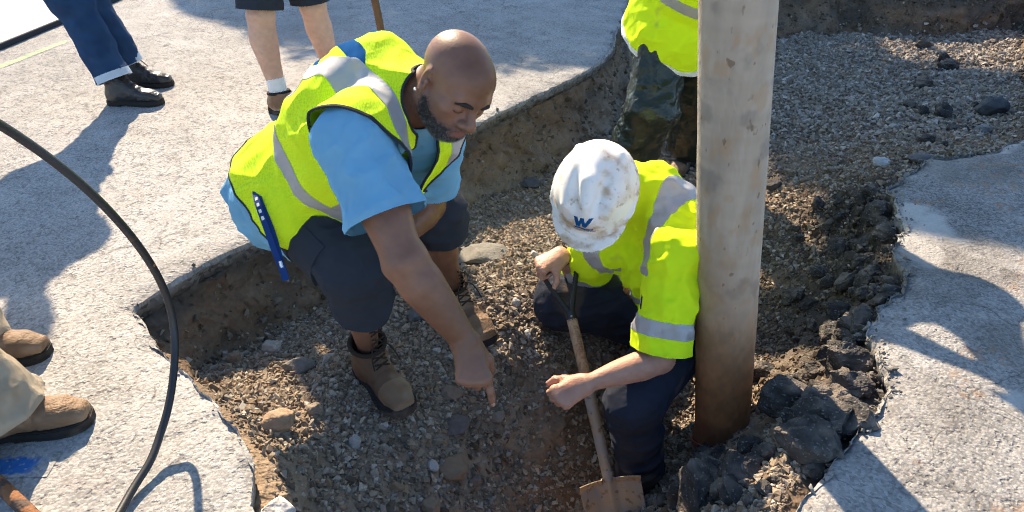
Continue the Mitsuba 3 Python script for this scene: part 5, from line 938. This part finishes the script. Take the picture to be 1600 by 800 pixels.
LOOSE = [(560, 520), (530, 600), (470, 620), (640, 640), (690, 560), (800, 620), (820, 560), (760, 590), (780, 680), (840, 400), (800, 450), (610, 690), (560, 690), (500, 700), (680, 740), (740, 760), (620, 770), (900, 500), (960, 590), (820, 480), (735, 320), (770, 300), (860, 340), (700, 300), (940, 640), (1060, 630), (1040, 260), (1240, 300), (1260, 210), (1400, 90), (1480, 100), (1300, 120), (1340, 200), (1240, 130), (1430, 180), (1490, 190), (1290, 270), (1235, 350), (500, 650), (590, 740)]
for i, q in enumerate(LOOSE):
    s = r.uniform(.017, .030); q = A(*q) + r.normal(0, 6, 2); g = ground(*q, -.27); g = ground(*q, float(height(g[None, :2])[0])); v, f = rock_mesh(200 + i % 9, 2, r.uniform(.6, .85)); V = place(v, g, s, float(height(g[None, :2])[0]) + s * .4, None, .8, r); c = TINTS[r.integers(8)] * r.uniform(.6, 1.1)
    key = thing('stone', 'fist-sized loose stone lying on the gravel of the trench floor', 'stone', group='loose stones on the trench floor'); on(key, (V, f), 'm_stone', smooth=True, color=np.clip(c * (.8 + .4 * meshkit.fbm(v * 4, 2, i))[:, None], 0, 1))
BIG = [((1095, 752), .105, .0, 'large gravel-crusted asphalt lump nearest the end of the pipe'), ((1160, 735), .075, .0, 'dark asphalt lump in the middle of the rubble heap'), ((1236, 622), .10, .02, 'broad dark asphalt lump at the top of the rubble heap'), ((1262, 690), .095, .01, 'dark split asphalt block lying along the right bank'), ((1330, 560), .085, .0, 'dark asphalt clod under the edge of the right slab'), ((1385, 370), .075, .0, 'black asphalt clod halfway down the right bank'), ((1218, 572), .040, .02, 'orange-brown clod on the rubble heap nearest the pipe')]
for i, (q, s, dz, lab) in enumerate(BIG):
    g = ground(*q, -.1); g = ground(*q, float(height(g[None, :2])[0]) + s * .4); v, f = rock_mesh(300 + i, 4, .8, 10, .30); key = thing('asphalt_lump', lab, 'asphalt lump'); on(key, (place(v, g, s, float(height(g[None, :2])[0]) + s * .35 + dz, None, .6, r), f), 'm_tar' if 'orange' not in lab else 'm_dirt', smooth=22)
CH = []
while len(CH) < 230:
    e = r.integers(0, 3)
    if e == 0: q = A(r.uniform(1020, 1340), r.uniform(560, 800))
    elif e == 1: t = r.uniform(0, 1); q = A(np.interp(t, [0, .35, .6, 1], [1395, 1350, 1335, 1290]), np.interp(t, [0, .35, .6, 1], [300, 430, 540, 700])) + r.normal(0, 20, 2) - A(12, 0)
    else: q = A(r.uniform(1400, 1570), r.uniform(60, 235)) if r.uniform() < .18 else A(r.uniform(1230, 1400), r.uniform(330, 640))
    g = ground(*q, -.12); g = ground(*q, float(height(g[None, :2])[0]))
    if float(rimdist(g[None, :2])[0]) < .02 or np.linalg.norm(g[:2] - A(.76, 1.9)) < .17 or (q[0] < 1090 and q[1] < 720): continue
    CH.append((q, g))
for i, (q, g) in enumerate(CH):
    s = float(np.clip(np.exp(r.normal(math.log(.032), .45)), .014, .075)); v, f = rock_mesh(400 + i % 14, 3 if s > .042 else 2, r.uniform(.6, .95), 10, .36)
    key = thing('asphalt_chunk', 'small broken chunk of dark asphalt on the right bank of the trench', 'asphalt chunk', group='broken asphalt chunks along the right bank'); on(key, (place(v, g, s, float(height(g[None, :2])[0]) + s * .4, None, .8, r), f), 'm_tar', smooth=24)

leafy_tree((3.2, 15.5, 0), [(above(-.5, 5.6, 4.6), (1.5, 1.0, .6)), (above(.7, 5.7, 5.0), (1.4, 1.0, .6)), (above(2.0, 5.4, 4.8), (1.4, 1.0, .6)), (above(3.0, 4.5, 5.2), (1.3, 1.0, .6)), (above(2.2, 3.9, 5.6), (.9, .7, .5)), (above(3.3, 3.5, 4.9), (.9, .7, .5)), (above(2.0, 2.95, 5.3), (.75, .45, .4)), (above(-1.5, 6.4, 5.2), (1.3, .9, .6)), (above(1.2, 7.0, 5.4), (1.8, 1.0, .7))], 5200, 5, 'leafy street tree standing far behind the trench')
